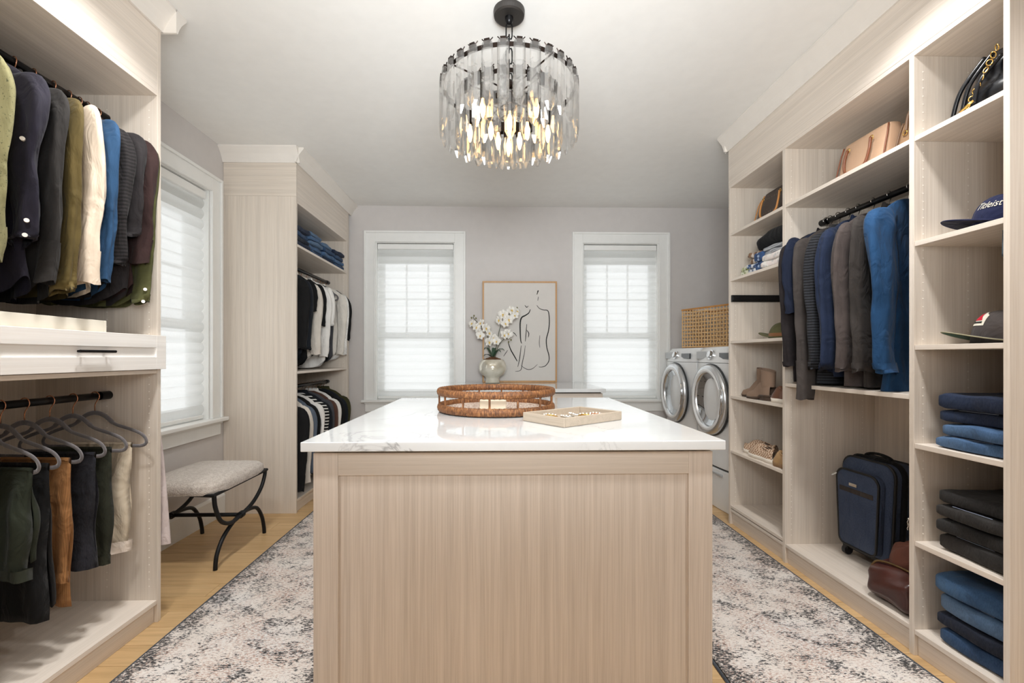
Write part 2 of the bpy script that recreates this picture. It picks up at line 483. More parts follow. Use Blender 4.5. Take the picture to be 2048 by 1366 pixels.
    obj('bottom_rail', bx(MB(), i0 + .008, i1 - .008, .028, .052, WZ0 + .006, WZ0 + .032), TRIM, sh, bevel=.005)

# ------------------------------------------------------------------ built-in closets
def crown_poly(sgn, x, z0=2.632, z1=CEIL - .001, p=.068):
    pr = [(0, 0), (.010, 0), (.014, .012), (.022, .03), (.036, .055), (.052, .076), (p - .004, .090), (p, .095), (p, z1 - z0), (0, z1 - z0)]
    return [(x + sgn * d, z0 + z) for d, z in pr]
PEG = plain('peg_hole', '#f4ece2', 0.5)  # pale discs paint the lit edges of the holes
PEGD = plain('peg_hole_dark', '#5c4c3e', 0.6)
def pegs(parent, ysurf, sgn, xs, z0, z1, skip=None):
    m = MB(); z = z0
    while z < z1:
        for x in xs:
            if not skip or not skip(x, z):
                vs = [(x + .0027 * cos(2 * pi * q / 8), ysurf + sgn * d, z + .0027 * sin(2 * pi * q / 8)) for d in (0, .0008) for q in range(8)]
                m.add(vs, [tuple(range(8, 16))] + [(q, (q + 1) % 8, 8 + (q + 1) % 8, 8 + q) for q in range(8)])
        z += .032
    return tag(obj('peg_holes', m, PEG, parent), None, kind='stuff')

BV = .0012
# right wall closet, three bays
XR, XRB = 1.648, 2.17
rc = thing('open_closet', 'tall pale wood closet with three open bays beside the laundry machines', 'closet', (1.9, 2.27, 0))
PY = [(3.115, 3.137), (2.517, 2.540), (1.728, 1.749), (1.398, 1.417)]
for i, (a, b) in enumerate(PY):
    o = obj('side_panel' if i in (0, 3) else 'partition', MB().box(XR, XRB + .01, a, b, 0, 2.367), W_V, rc, bevel=BV)
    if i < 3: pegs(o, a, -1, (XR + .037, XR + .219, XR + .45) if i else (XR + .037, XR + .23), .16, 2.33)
obj('back_panel', MB().box(XRB, XRB + .01, 1.417, 3.115, 0.04, 2.367), W_V, rc)
obj('top_board', MB().box(XR, XRB + .01, 1.398, 3.137, 2.367, 2.387), W_Y, rc, bevel=BV)
obj('fascia', MB().box(XR - .001, XR + .019, 1.398, 3.137, 2.387, 2.66), W_Y, rc, bevel=BV)
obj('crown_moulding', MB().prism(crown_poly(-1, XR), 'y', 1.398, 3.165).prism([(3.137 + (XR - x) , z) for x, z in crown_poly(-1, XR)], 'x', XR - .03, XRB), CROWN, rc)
BAYS = {'A': (2.540, 3.115, [2.048, 1.727, 1.290, .904, .522, .134]), 'B': (1.749, 2.517, [2.048, 1.028, .110]), 'C': (1.417, 1.728, [2.048, 1.633, 1.225, .837, .452, .103])}
for nm, (a, b, zs) in BAYS.items():
    for z in zs: obj('shelf', MB().box(XR + .002, XRB, a + .0006, b - .0006, z - .019, z), W_Y, rc, bevel=BV)
    tz = .108 if nm == 'A' else zs[-1] - .019
    if nm == 'A': obj('base_rail', MB().box(XR + .003, XR + .022, a + .0006, b - .0006, .09, tz), W_Y, rc, bevel=BV)
    obj('toe_kick', MB().box(XR + .016, XR + .034, a + .0006, b - .0006, 0, tz if nm != 'A' else .09), W_Y, rc, bevel=BV)
# black slide-out belt rack screwed on the far side panel
br = thing('belt_rack', 'black slide out belt rack on the closet side panel', 'rack', (1.83, 3.1, 1.587))
obj('rail', MB().box(XR + .004, 1.995, 3.098, 3.1145, 1.563, 1.611), plain('rack_black', '#0d0d0e', .45), br, bevel=.002)
obj('slide', MB().box(XR + .010, 1.985, 3.092, 3.098, 1.575, 1.599), plain('rack_black2', '#161617', .35), br, bevel=.001)

# left wall closet near the viewer
XL, XLB = -1.503, -2.03
lc = thing('open_closet', 'pale wood closet on the left with two hanging rails and a white drawer', 'closet', (-1.77, 1.68, 0))
o = obj('side_panel', MB().box(XLB - .01, XL, 2.022, 2.042, 0, 2.637), W_V, lc, bevel=BV)
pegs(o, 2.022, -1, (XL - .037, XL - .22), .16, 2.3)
obj('partition', MB().box(XLB - .01, XL, 1.306, 1.326, 0, 2.637), W_V, lc, bevel=BV)
obj('back_panel', MB().box(XLB - .01, XLB, 1.326, 2.022, .04, 2.337), W_V, lc)
obj('top_board', MB().box(XLB - .01, XL - .001, 1.326, 2.022, 2.337, 2.357), W_Y, lc, bevel=BV)
obj('fascia', MB().box(XL - .02, XL - .001, 1.326, 2.022, 2.357, 2.637), W_Y, lc, bevel=BV)
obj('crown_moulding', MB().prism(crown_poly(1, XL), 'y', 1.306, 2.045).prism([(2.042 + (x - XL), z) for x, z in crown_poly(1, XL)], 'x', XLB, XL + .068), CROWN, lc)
obj('shelf', MB().box(XLB, XL - .002, 1.3266, 2.0214, 1.255, 1.274), W_Y, lc, bevel=BV)
obj('shelf', MB().box(XLB, XL - .002, 1.3266, 2.0214, 1.105, 1.122), W_Y, lc, bevel=BV)
obj('shelf', MB().box(XLB, XL - .002, 1.3266, 2.0214, .081, .100), W_Y, lc, bevel=BV)
obj('toe_kick', MB().box(XL - .034, XL - .016, 1.3266, 2.0214, 0, .081), W_Y, lc, bevel=BV)
# shaker drawer: frame, recessed panel, bar handle
DW = wood('drawer_wood', '#f6f3ef', '#e8e1d9', 'y')
m = MB()
dx0, dx1, dy0, dy1, dz0, dz1 = XL + .001, XL + .020, 1.318, 2.046, 1.124, 1.272
m.box(dx0, dx1, dy0, dy0 + .056, dz0, dz1).box(dx0, dx1, dy1 - .056, dy1, dz0, dz1).box(dx0, dx1, dy0 + .056, dy1 - .056, dz0, dz0 + .054).box(dx0, dx1, dy0 + .056, dy1 - .056, dz1 - .054, dz1)
m.box(dx0, dx0 + .010, dy0 + .056, dy1 - .056, dz0 + .054, dz1 - .054)
dr = obj('drawer', m, DW, lc, bevel=.0012)
h = MB().tube([(dx0 + .038, 1.61, 1.199), (dx0 + .038, 1.757, 1.199)], .0055, 10)
for yy in (1.632, 1.735): h.tube([(dx0 + .010, yy, 1.199), (dx0 + .038, yy, 1.199)], .0045, 8)
obj('handle', h, BLACK, dr, smooth=False)

# left wall closet at the back
bc = thing('open_closet', 'tall pale wood closet in the back corner holding folded jeans and two rows of clothes', 'closet', (-1.77, 4.0, 0))
obj('side_panel', MB().box(XWL + .002, XL, 3.400, 3.420, 0, 2.385), W_V, bc, bevel=BV)
obj('top_side_panel', MB().box(XWL + .002, XL, 3.400, 3.420, 2.3855, 2.64), W_X, bc, bevel=BV)
o = obj('side_panel', MB().box(XWL + .002, XL, 4.546, 4.60, 0, 2.62), W_V, bc, bevel=BV)
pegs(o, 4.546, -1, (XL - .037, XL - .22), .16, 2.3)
obj('back_panel', MB().box(XLB - .01, XLB, 3.42, 4.546, .04, 2.34), W_V, bc)
obj('top_board', MB().box(XLB - .01, XL - .001, 3.42, 4.546, 2.34, 2.36), W_Y, bc, bevel=BV)
obj('fascia', MB().box(XL - .02, XL - .001, 3.42, 4.60, 2.36, 2.64), W_Y, bc, bevel=BV)
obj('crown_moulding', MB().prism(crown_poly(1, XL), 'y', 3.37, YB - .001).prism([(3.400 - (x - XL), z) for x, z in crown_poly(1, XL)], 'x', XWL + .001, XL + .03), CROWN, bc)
for z in (2.032, 1.068, .100): obj('shelf', MB().box(XLB, XL - .002, 3.4206, 4.5454, z - .019, z), W_Y, bc, bevel=BV)
obj('toe_kick', MB().box(XL - .034, XL - .016, 3.4206, 4.5454, 0, .081), W_Y, bc, bevel=BV)

# hanging rails
RAILS = {'L1': (-1.725, 1.326, 2.022, 2.233, 'black clothes rail under the top board of the left closet'),
         'L2': (-1.714, 1.326, 2.022, 1.010, 'black clothes rail below the white drawer'),
         'B1': (-1.690, 3.42, 4.546, 1.921, 'black clothes rail in the back closet under the jeans shelf'),
         'B2': (-1.695, 3.42, 4.546, .930, 'lower black clothes rail in the back closet'),
         'R': (1.860, 1.749, 2.517, 1.941, 'black clothes rail in the right closet holding sweaters')}
for k, (x, a, b, z, lab) in RAILS.items():
    r = thing('clothes_rail', lab, 'clothes rail', (x, (a + b) / 2, z), 0, 'black clothes rails')
    obj('rod', MB().tube([(x, a + .001, z), (x, b - .001, z)], .0145, 16), BLACK, r, smooth=True)
    for s, yy in ((1, a), (-1, b)):
        obj('end_flange', MB().tube([(x, yy + s * .0008, z), (x, yy + s * .05, z)], .0185, 16), BLACK, r, smooth=False)

# ------------------------------------------------------------------ island and back counter
def island(label, x0, x1, y0, y1, ov=.026, fo=.035):
    t = thing('island', label, 'island', ((x0 + x1) / 2, (y0 + y1) / 2, 0))
    obj('countertop', MB().box(x0, x1, y0, y1, .884, .914), QUARTZ, t, bevel=.0025)
    bx0, bx1, by0, by1 = x0 + ov, x1 - ov, y0 + fo, y1 - fo
    obj('body', MB().box(bx0 + .012, bx1 - .012, by0 + .02, by1 - .02, 0, .872), I_V, t)
    obj('gap_shade_strip', MB().box(bx0 + .010, bx1 - .010, by0 + .022, by1 - .022, .872, .884), plain('shadow_gap', '#4c4038', .7), t)  # dark colour paints the shade in the gap below the countertop
    for (yy, yi) in ((by0, by0 + .02), (by1, by1 - .02)):
        a, b = min(yy, yi), max(yy, yi); mid = (a + b) / 2
        sw, rt = .078, .072
        obj('stile', MB().box(bx0, bx0 + sw, a, b, 0.0, .873), I_V, t, bevel=.001)
        obj('stile', MB().box(bx1 - sw, bx1, a, b, 0.0, .873), I_V, t, bevel=.001)
        obj('rail', MB().box(bx0 + sw, bx1 - sw, a, b, .873 - rt, .873), I_X, t, bevel=.001)
        obj('rail', MB().box(bx0 + sw, bx1 - sw, a, b, 0, .1), I_X, t, bevel=.001)
        obj('end_panel', MB().box(bx0 + sw, bx1 - sw, a + .009 if yy == by0 else a, b if yy == by0 else b - .009, .1, .876 - rt), I_V, t)
    nd = 3; L = (by1 - by0 - .04) / nd
    for sx in (0, 1):
        for q in range(nd):
            a = by0 + .02 + q * L + .002; b = a + L - .004
            for z0, z1 in ((.10, .36), (.364, .62), (.624, .872)):
                m = MB(); xa, xb = (bx0 - .004, bx0 + .012) if sx == 0 else (bx1 - .012, bx1 + .004)
                m.box(xa, xb, a, b, z0, z1)
                d = obj('drawer', m, I_X if False else I_V, t, bevel=.0015)
                hx = bx0 - .004 - .026 if sx == 0 else bx1 + .004 + .026; fx = bx0 - .004 if sx == 0 else bx1 + .004
                mid = (a + b) / 2; zz = (z0 + z1) / 2
                hm = MB().tube([(hx, mid - .07, zz), (hx, mid + .07, zz)], .005, 8)
                for e in (-.05, .05): hm.tube([(fx, mid + e, zz), (hx, mid + e, zz)], .004, 8)
                obj('handle', hm, BLACK, d)
    return t
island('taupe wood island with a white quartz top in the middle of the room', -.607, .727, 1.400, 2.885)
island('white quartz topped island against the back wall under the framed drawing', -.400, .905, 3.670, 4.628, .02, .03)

# ------------------------------------------------------------------ rugs
def rug_mat(flip):
    n = N('distressed_rug_' + ('r' if flip else 'l'))
    v = n.coord((1, 1, 1))
    big = n.noise(2.6, 4, v, 0.6)
    mid = n.noise(7, 6, n.coord((1.0, 1.5, 1)), 0.75)
    fine = n.noise(105, 4, n.coord((0.55, 1.5, 1), (0, 0, 0.22)), 0.75)
    fine2 = n.noise(120, 3, n.coord((0.6, 1.4, 1), (0, 0, -0.2)), 0.7)
    base = n.ramp(big, [(0.3, lin('#d9d0c8')), (0.5, lin('#eae3dc')), (0.7, lin('#e2dfdd'))])
    rust = n.mix(1.0, n.ramp(fine2, [(0.47, (0, 0, 0)), (0.58, (1, 1, 1))]), n.ramp(n.noise(5, 3, n.coord((1, 1, 1), (0, 0, 1))), [(0.38, (0.1, 0.1, 0.1)), (0.62, (0.85, 0.85, 0.85))]), 'MULTIPLY')
    c1 = n.mix(rust, base, lin('#b08571'))
    # worn border along the long edges, by distance from the runner's middle line
    sx = n.new('ShaderNodeSeparateXYZ'); n.link(n.tc.outputs['Object'], sx.inputs[0])
    ab = n.new('ShaderNodeMath', operation='ABSOLUTE'); n.link(sx.outputs[0], ab.inputs[0])
    edge = n.new('ShaderNodeMapRange'); edge.inputs[1].default_value = 0.27; edge.inputs[2].default_value = 0.36; edge.inputs[3].default_value = 0; edge.inputs[4].default_value = 0.13
    n.link(ab.outputs[0], edge.inputs[0])
    sm = n.new('ShaderNodeMath', operation='ADD'); n.link(mid, sm.inputs[0]); n.link(edge.outputs[0], sm.inputs[1])
    dm = n.ramp(sm.outputs[0], [(0.42, (0.0, 0.0, 0.0)), (0.62, (1, 1, 1))])
    # dark yarns: thresholded fine noise, more of it where dm is high
    th = n.new('ShaderNodeMath', operation='MULTIPLY_ADD'); n.link(dm, th.inputs[0]); th.inputs[1].default_value = 0.17; n.link(fine, th.inputs[2])
    dark = n.ramp(th.outputs[0], [(0.61, (0, 0, 0)), (0.66, (1, 1, 1))])
    c2 = n.mix(dark, c1, n.ramp(n.noise(30, 2, v), [(0.4, lin('#22262b')), (0.6, lin('#403d3c'))]))
    n.color(c2); n.set(Roughness=0.95); n.b.inputs['Sheen Weight'].default_value = 0.2
    n.bump(n.noise(420, 2, v), 0.35, 0.003)
    return n.m
BIND = cloth('rug_binding', '#4b5057', kind='weave')
for (x0, x1, lab, fl) in ((-1.388, -.630, 'distressed cream and charcoal runner rug left of the island', False), (.836, 1.606, 'distressed cream and charcoal runner rug right of the island', True)):
    cx = (x0 + x1) / 2; hw = (x1 - x0) / 2; ya, yb = .55, 3.52; cy = (ya + yb) / 2; hy = (yb - ya) / 2
    r = thing('runner_rug', lab, 'rug', (cx, cy, 0), 0, 'pair of runner rugs')
    def rf(s, t): return (-hw + .006 + s * (2 * hw - .012), -hy + .006 + t * (2 * hy - .012), .0085 + .0012 * sin(s * 9 + t * 31) * sin(t * 47))
    m = MB().grid(rf, 24, 80); 
    obj('pile', m, rug_mat(fl), r, local=True, smooth=True)
    m = MB().tube([(-hw, -hy, .005), (hw, -hy, .005), (hw, hy, .005), (-hw, hy, .005)], .0075, 6, closed=True)
    m.v = [(p[0], p[1], max(p[2] * .62, .0004)) for p in m.v]
    obj('binding', m, BIND, r, local=True)
# ------------------------------------------------------------------ hangers, shirts, trousers
def hanger_parts(root, vel, hook):
    """slim velvet hanger in local coordinates: origin at the rail's axis, arms along x"""
    half = [(0, -.070), (.022, -.074), (.045, -.086), (.066, -.104), (.085, -.119), (.115, -.130), (.155, -.143), (.190, -.158), (.210, -.176), (.216, -.194), (.208, -.207), (.190, -.212)]
    right = catmull([(x, 0, z) for x, z in half], 3)
    loop = right + [Vector((x, 0, -.212)) for x in (.12, .06, 0, -.06, -.12)] + [Vector((-p.x, 0, p.z)) for p in reversed(right[1:])]
    n = len(right)
    rr = [.0095 if i < n * .30 else .0070 for i in range(n)]
    rs = rr + [.006] * 5 + list(reversed(rr[1:]))
    obj('arms', mesh(MB().tube(loop, rs, 8, closed=True, flat=((0, 1, 0), .42)), 'hanger_arms', vel, True), None, root, local=True)
    pts = [(.019 * cos(a), 0, .019 * sin(a)) for a in [radians(q) for q in range(205, -65, -18)]] + [(.003, 0, -.030), (0, 0, -.040), (0, 0, -.073)]
    obj('hook', mesh(MB().tube(pts, .0021, 6), 'hanger_hook', hook, True), None, root, local=True)
HPROTO = {}
def hanger(loc, rot, label, kind='grey', group=None):
    if kind not in HPROTO:
        r = thing('clothes_hanger', label, 'hanger', loc, rot, group)
        hanger_parts(r, VELVET if kind == 'grey' else VELVETD, COPPER if kind in ('grey', 'blackcopper') else SILVER)
        HPROTO[kind] = r; return r
    r = copy_tree(HPROTO[kind]); r.location = loc; r.rotation_euler = (0, 0, rot)
    tag(r, label, 'hanger', group); return r

def shirt(name, label, cat, loc, rot, mat, group, W=.215, L=.74, T=.030, sleeve=.56, sr=.052, seed=0, hem='tail', flare=0.0, collar=True, cuff=True, buttons=None,
          smat=None, cuffmat=None, swing=0.0, ztop=-.062, res=1.0, slw=1.0, pinch=0.0):
    """garment on a hanger; local x across the shoulders (+x... -x), y along the rail, z down from the rail's axis"""
    rg = random.Random(seed * 7 + 1)
    ph = [rg.uniform(0, 6.28) for _ in range(8)]
    t = thing(name, label, cat, loc, rot, group)
    nu, nv = int(44 * res), int(26 * res)
    def body(s, v):
        th = 2 * pi * s; c, sn = cos(th), sin(th)
        vs = .17
        if v < vs:
            q = v / vs
            a = .052 + (W - .052) * (q ** .75); z = ztop - .012 * q - .075 * q ** 1.25
            b = .016 + (T - .016) * q
        else:
            q = (v - vs) / (1 - vs)
            a = W * (1 - .13 * smoothstep(0, .22, q) + flare * q); z = ztop - .087 - q * (L - .087); b = T * (1 + .25 * q)
            if hem == 'tail': z += .075 * (abs(c) ** 3) * smoothstep(.75, 1, q)
        x = a * (abs(c) ** .85) * (1 if c >= 0 else -1); y = b * sn
        k = smoothstep(.12, .9, v)
        fold = .011 * k * sin(x * 34 + ph[0] + 1.5 * v) + .007 * k * sin(x * 71 + ph[1] - 2 * v) + .004 * sin(z * 23 + x * 20 + ph[2])
        y += fold * (1 if sn >= 0 else .8)
        x += .006 * k * sin(z * 13 + ph[3])
        return (x, y, z)
    obj('body', mesh(MB().grid(body, nu, nv, closeu=True), 'garment_body', mat, True), None, t, local=True)
    if collar:
        def col(s, v):
            th = 2 * pi * s; r = .056 + .010 * v
            return (r * cos(th) * 1.05, (.018 + .012 * v) * sin(th) - .006, ztop + .004 + .016 * (1 - v) * (1 if sin(th) > -.4 else .4) - .022 * v)
        obj('collar', mesh(MB().grid(col, 24, 3, closeu=True), 'garment_collar', mat, True), None, t, local=True)
    if sleeve:
        both = sleeve if isinstance(sleeve, tuple) else (sleeve, sleeve)
        for sg in (1, -1):
            sleeve = both[0] if sg == 1 else both[1]
            e = W + .012
            P = [(W - .062, -.150), (W - .016, -.178), (e - .002, -.225), (e + .008, -.30), (e + .002 + pinch, -.42), (e - .004, -.54), (e - .010 - swing, -.66), (e - .014 - swing, -.80), (e - .012 - swing, -.98)]
            # cut the path to the sleeve's length
            pts = []; acc = 0.0
            for i, p in enumerate(P):
                if i:
                    d = sqrt((p[0] - P[i - 1][0]) ** 2 + (p[1] - P[i - 1][1]) ** 2)
                    if acc + d >= sleeve:
                        f = (sleeve - acc) / d; pts.append((P[i - 1][0] + (p[0] - P[i - 1][0]) * f, P[i - 1][1] + (p[1] - P[i - 1][1]) * f)); break
                    acc += d
                pts.append(p)
            path = catmull([(sg * x, 0, z - ztop * 0 + ztop + .062) for x, z in pts], 5)
            m = len(path) - 1; o1, o2 = rg.uniform(0, 6), rg.uniform(0, 6); yo = rg.uniform(-.008, .004)
            def slv(s, v):
                i = min(int(v * m), m - 1); f = v * m - i; p = path[i].lerp(path[i + 1], f); tg = (path[i + 1] - path[i]).normalized()
                nx = Vector((-tg.z, 0, tg.x)) * sg
                if nx.x * sg < 0: nx = -nx
                r = sr * slw * (.50 + .66 * smoothstep(0, .20, v) - .38 * v) * (1 if sleeve > .35 else 1.1); th = 2 * pi * s
                ry = r * .44
                w = 1 + .13 * sin(2 * th + o1 + 5 * v) + .10 * sin(5 * th + o2 - 6 * v) * smoothstep(.05, .3, v) + .06 * sin(v * 31 + o2 + 3 * th) * smoothstep(.35, .7, v)
                q = p + nx * (r * cos(th) * w) + Vector((0, ry * sin(th) * w + yo - .012 * v + .006 * sin(v * 11 + o1), 0))
                q.z += .006 * sin(2 * th + o2) * (v > .98)
                return tuple(q)
            so = obj('sleeve', mesh(MB().grid(slv, int(26 * max(res, .7)), int(30 * res), closeu=True), 'garment_sleeve', smat or mat, True), None, t, local=True)
            if cuff and sleeve > .3:
                def cf(s, v):
                    q = Vector(slv(s, .86 + .14 * min(v * 1.05, 1))); c = path[min(int((.86 + .14 * v) * m), m)]
                    d = q - Vector((c.x, q.y * .0 + yo, q.z)); d.z = 0
                    return tuple(q + d * .10 + Vector((0, 0, -.006 if v > .95 else 0)))
                co = obj('cuff', mesh(MB().grid(cf, int(18 * max(res, .7)), 4, closeu=True), 'garment_cuff', cuffmat or mat, True), None, so, local=True)
            if buttons and sg == buttons[0]:
                for bv, bs in buttons[1]:
                    q = Vector(slv(bs, bv)); c = path[min(int(bv * m), m)]; nrm = (q - Vector((c.x, yo, q.z))).normalized()
                    bt = MB().tube([q + nrm * .001, q + nrm * .011], .0066, 12)
                    obj('button', mesh(bt, 'button', BUTTON, False), None, so, local=True)
    return t
BUTTON = plain('pearl_button', '#efe6dc', .25)

def trousers(label, loc, rot, mat, group, w=.27, xoff=.02, L1=.50, L2=.46, T=.026, seed=0, taper=.0, cuff=False, waist=None):
    """trousers folded over a hanger's bar (bar at z = -.212)"""
    rg = random.Random(seed + 91); ph = [rg.uniform(0, 6.28) for _ in range(6)]
    t = thing('trousers', label, 'trousers', loc, rot, group)
    zb = -.200
    def lay(front, L, x0, x1, tw):
        sg = -1 if front else 1
        def fn(s, v):
            # closed loop cross-section: outer face then inner face
            u = s * 2 if s < .5 else 2 - s * 2
            outer = s < .5
            k = smoothstep(.0, .5, v)
            xa = x0 + tw * v; xb = x1 - tw * .6 * v
            x = xa + (xb - xa) * u + .010 * k * sin(v * 9 + ph[0]) * (u - .3)
            e = 1 - (2 * u - 1) ** 6
            d = (.006 + T * k * .5 + .012 * k) if outer else .004 + .010 * k
            fold = .009 * k * sin(u * 11 + ph[1] + 1.2 * v) + .006 * k * sin(u * 21 + ph[2] - 3 * v)
            y = sg * (.004 + (d if outer else .002 + .35 * d) * (.25 + .75 * e) * (1 if outer else .6)) + sg * fold * (1 if outer else .7)
            z = zb - v * L + (.004 * sin(u * 7 + ph[3]) if v > .95 else 0)
            if v == 0: y = sg * .001 + (.002 if not outer else 0) * sg; z = zb + .004
            return (x, y, z)
        return fn
    x0, x1 = xoff - w / 2, xoff + w / 2
    a = obj('leg', mesh(MB().grid(lay(True, L1, x0, x1, taper), 40, 22, closeu=True, capu=True), 'trouser_leg', mat, True), None, t, local=True)
    b = obj('leg', mesh(MB().grid(lay(False, L2, x0 + .01, x1 - .012, taper * .5), 40, 22, closeu=True, capu=True), 'trouser_leg', mat, True), None, t, local=True)
    if waist:
        wm = cloth('waist_' + str(seed), waist) if isinstance(waist, str) else waist
        fn = lay(True, L1, x0, x1, taper)
        def wf(s, v):
            p = Vector(fn(s, .90 + .10 * v)); p.y -= .004 if s < .5 else 0
            p.x += (.02 if p.x > xoff else -.01) * 1.0; p.z -= .004
            return tuple(p)
        wb = obj('waistband', mesh(MB().grid(wf, 40, 4, closeu=True), 'waistband', wm, True), None, a, local=True)
        q = Vector(wf(.2, .5)); obj('button', mesh(MB().tube([q, q + Vector((0, -.006, 0))], .007, 12), 'button', COPPER), None, a, local=True)
    if cuff:
        fn2 = lay(True, L1, x0, x1, taper)
        def cf(s, v):
            p = Vector(fn2(s, .91 + .09 * v)); p.y -= .005 if s < .5 else -.003; p.z -= .002; return tuple(p)
        obj('hem_cuff', mesh(MB().grid(cf, 40, 3, closeu=True), 'hem_cuff', mat, True), None, a, local=True)
    return t

# --- left closet, upper rail: ten shirts
RL1 = RAILS['L1']; G1 = 'shirts on the upper rail of the left closet'
def sl(y, dx=0.0): return (RL1[0] + dx, y, RL1[3])
SH = [
 (1.465, cloth('khaki_speckled', '#8b8660', '#454a32', 'speckle'), dict(L=.68, sleeve=.64, sr=.066, seed=1, hem='straight'), 'khaki speckled shirt nearest to the viewer on the upper left rail', 0.35),
 (1.572, cloth('midnight_navy', '#221f2b'), dict(L=.80, sleeve=.56, sr=.066, seed=2, buttons=(1, [(.80, .88), (.88, .88), (.50, .88)]), pinch=-.02), 'midnight navy shirt with two white buttons on its rolled sleeve', 0.36),
 (1.640, cloth('charcoal_brown', '#2a2725'), dict(L=.80, sleeve=.68, sr=.056, seed=3), 'charcoal shirt between the midnight navy and the olive shirts', 0.36),
 (1.708, cloth('olive_brown', '#5d4f2b'), dict(L=.78, sleeve=.70, sr=.060, seed=4), 'olive brown shirt beside the cream shirt', 0.34),
 (1.782, cloth('cream_twill', '#e2d0bb', var=.05), dict(L=.76, sleeve=.66, sr=.070, seed=5, pinch=.004), 'cream shirt in the middle of the upper left rail', 0.33),
 (1.845, cloth('mid_blue', '#294a6c'), dict(L=.76, sleeve=.64, sr=.056, seed=6), 'mid blue shirt behind the cream shirt', 0.3),
 (1.890, cloth('black_herringbone', '#1a1818', '#2b2728', 'knit'), dict(L=.76, sleeve=.56, sr=.058, seed=7), 'black textured knit shirt behind the blue shirt', 0.26),
 (1.925, cloth('charcoal_plain', '#272324'), dict(L=.78, sleeve=.44, sr=.060, seed=8), 'charcoal short sleeved shirt next to the maroon shirt', 0.2),
 (1.946, cloth('maroon_brown', '#33211f'), dict(L=.76, sleeve=.54, sr=.058, seed=9, T=.024), 'dark maroon shirt next to the last olive green shirt', 0.08),
 (1.974, cloth('olive_green', '#50502f'), dict(L=.78, sleeve=.70, sr=.046, seed=10, T=.020, buttons=(1, [(.84, .86), (.95, .86)])), 'olive green shirt at the far end of the upper left rail', 0.04),
]
for i, (y, m, kw, lab, rot) in enumerate(SH):
    shirt('shirt', lab, 'shirt', sl(y), -rot, m, G1, **kw)
    hanger(sl(y), -rot, 'grey hanger inside the ' + lab, 'grey', 'grey velvet hangers with copper hooks')

# --- left closet, lower rail: six trousers on grey hangers
RL2 = RAILS['L2']; G2 = 'trousers on the lower rail of the left closet'
TR = [
 (1.525, cloth('dark_green_twill', '#2a2f24'), dict(L1=.35, L2=.31, w=.25, xoff=.075, seed=1, waist='#30342a', taper=.02), 'dark green trousers nearest to the viewer, waistband button showing', .10),
 (1.588, cloth('black_wool', '#0d0d0e'), dict(L1=.53, L2=.50, w=.32, xoff=.025, seed=2), 'long black trousers beside the dark green pair', .08),
 (1.667, cloth('caramel_cord', '#9a6d43', '#74502f', 'cord'), dict(L1=.44, L2=.54, w=.27, xoff=.045, seed=3, cuff=True), 'caramel corduroy trousers folded over a grey hanger', .06),
 (1.759, cloth('black_denim', '#1a1a20', '#2b2b33', 'denim'), dict(L1=.43, L2=.42, w=.28, xoff=.045, seed=4, cuff=True), 'black denim trousers behind the caramel pair', .04),
 (1.853, cloth('dark_olive_twill', '#2f3126'), dict(L1=.47, L2=.42, w=.26, xoff=.03, seed=5, cuff=True), 'dark olive trousers next to the cream pair', .02),
 (1.952, cloth('cream_linen', '#d6c8b2', var=.07), dict(L1=.45, L2=.38, w=.26, xoff=.03, seed=6, waist='#e9ddd0', taper=.03), 'cream trousers at the far end of the lower left rail', .0),
]
for i, (y, m, kw, lab, rot) in enumerate(TR):
    p = (RL2[0], y, RL2[3])
    trousers(lab, p, -rot, m, G2, **kw)
    hanger(p, -rot, 'grey velvet hanger carrying the ' + lab.split(',')[0].replace(' nearest to the viewer', ''), 'grey', 'grey velvet hangers with copper hooks')

# --- back closet
GB1, GB2 = 'tops on the upper rail of the back closet', 'tops on the lower rail of the back closet'
CB = {k: cloth('c_' + k, v, var=.06 if v[1] in 'def' else .15) for k, v in dict(black='#121213', ink='#1b1f26', white='#eeebe6', ivory='#ddd5ca', sand='#c9b39a', grey='#4a4b50', slate='#5a6472', brown='#5b4036', olive='#3d3b22', cream='#e4ded4').items()}
CB['bstripe'] = cloth('c_black_white_stripe', '#121213', '#e6e4e0', 'stripe')
CB['wbl'] = cloth('c_white_black_bands', '#eceae6', '#17171a', 'speckle')
TOPS1 = [
 (3.490, 'black', {}, 'long black top nearest the side panel on the upper back rail'), (3.575, 'ink', {}, 'ink blue top next to the long black top'),
 (3.665, 'black', dict(sleeve=.26, L=.76), 'black short sleeved top in front of the ivory blouse'), (3.755, 'ivory', dict(sleeve=.60), 'ivory blouse with loose sleeves on the upper back rail'),
 (3.850, 'black', dict(sleeve=.36, L=.70), 'black cropped top between two pale blouses'), (3.940, 'white', dict(sleeve=.62, L=.66), 'white blouse in the middle of the upper back rail'),
 (4.040, 'white', dict(sleeve=.34, L=.78), 'white short sleeved top on the upper back rail'), (4.150, 'black', dict(sleeve=0, L=.76, W=.19), 'black sleeveless top beside the empty grey hangers'),
 (4.250, 'grey', dict(sleeve=0, L=.74, W=.19), 'grey sleeveless top near the far end of the upper back rail'), (4.350, 'cream', dict(sleeve=.60, L=.70), 'cream blouse second from the far end of the upper back rail'),
 (4.425, 'wbl', dict(sleeve=.60, L=.72), 'white blouse with black marks near the far end'), (4.490, 'black', dict(sleeve=.46, L=.60), 'black top at the far end of the upper back rail')]
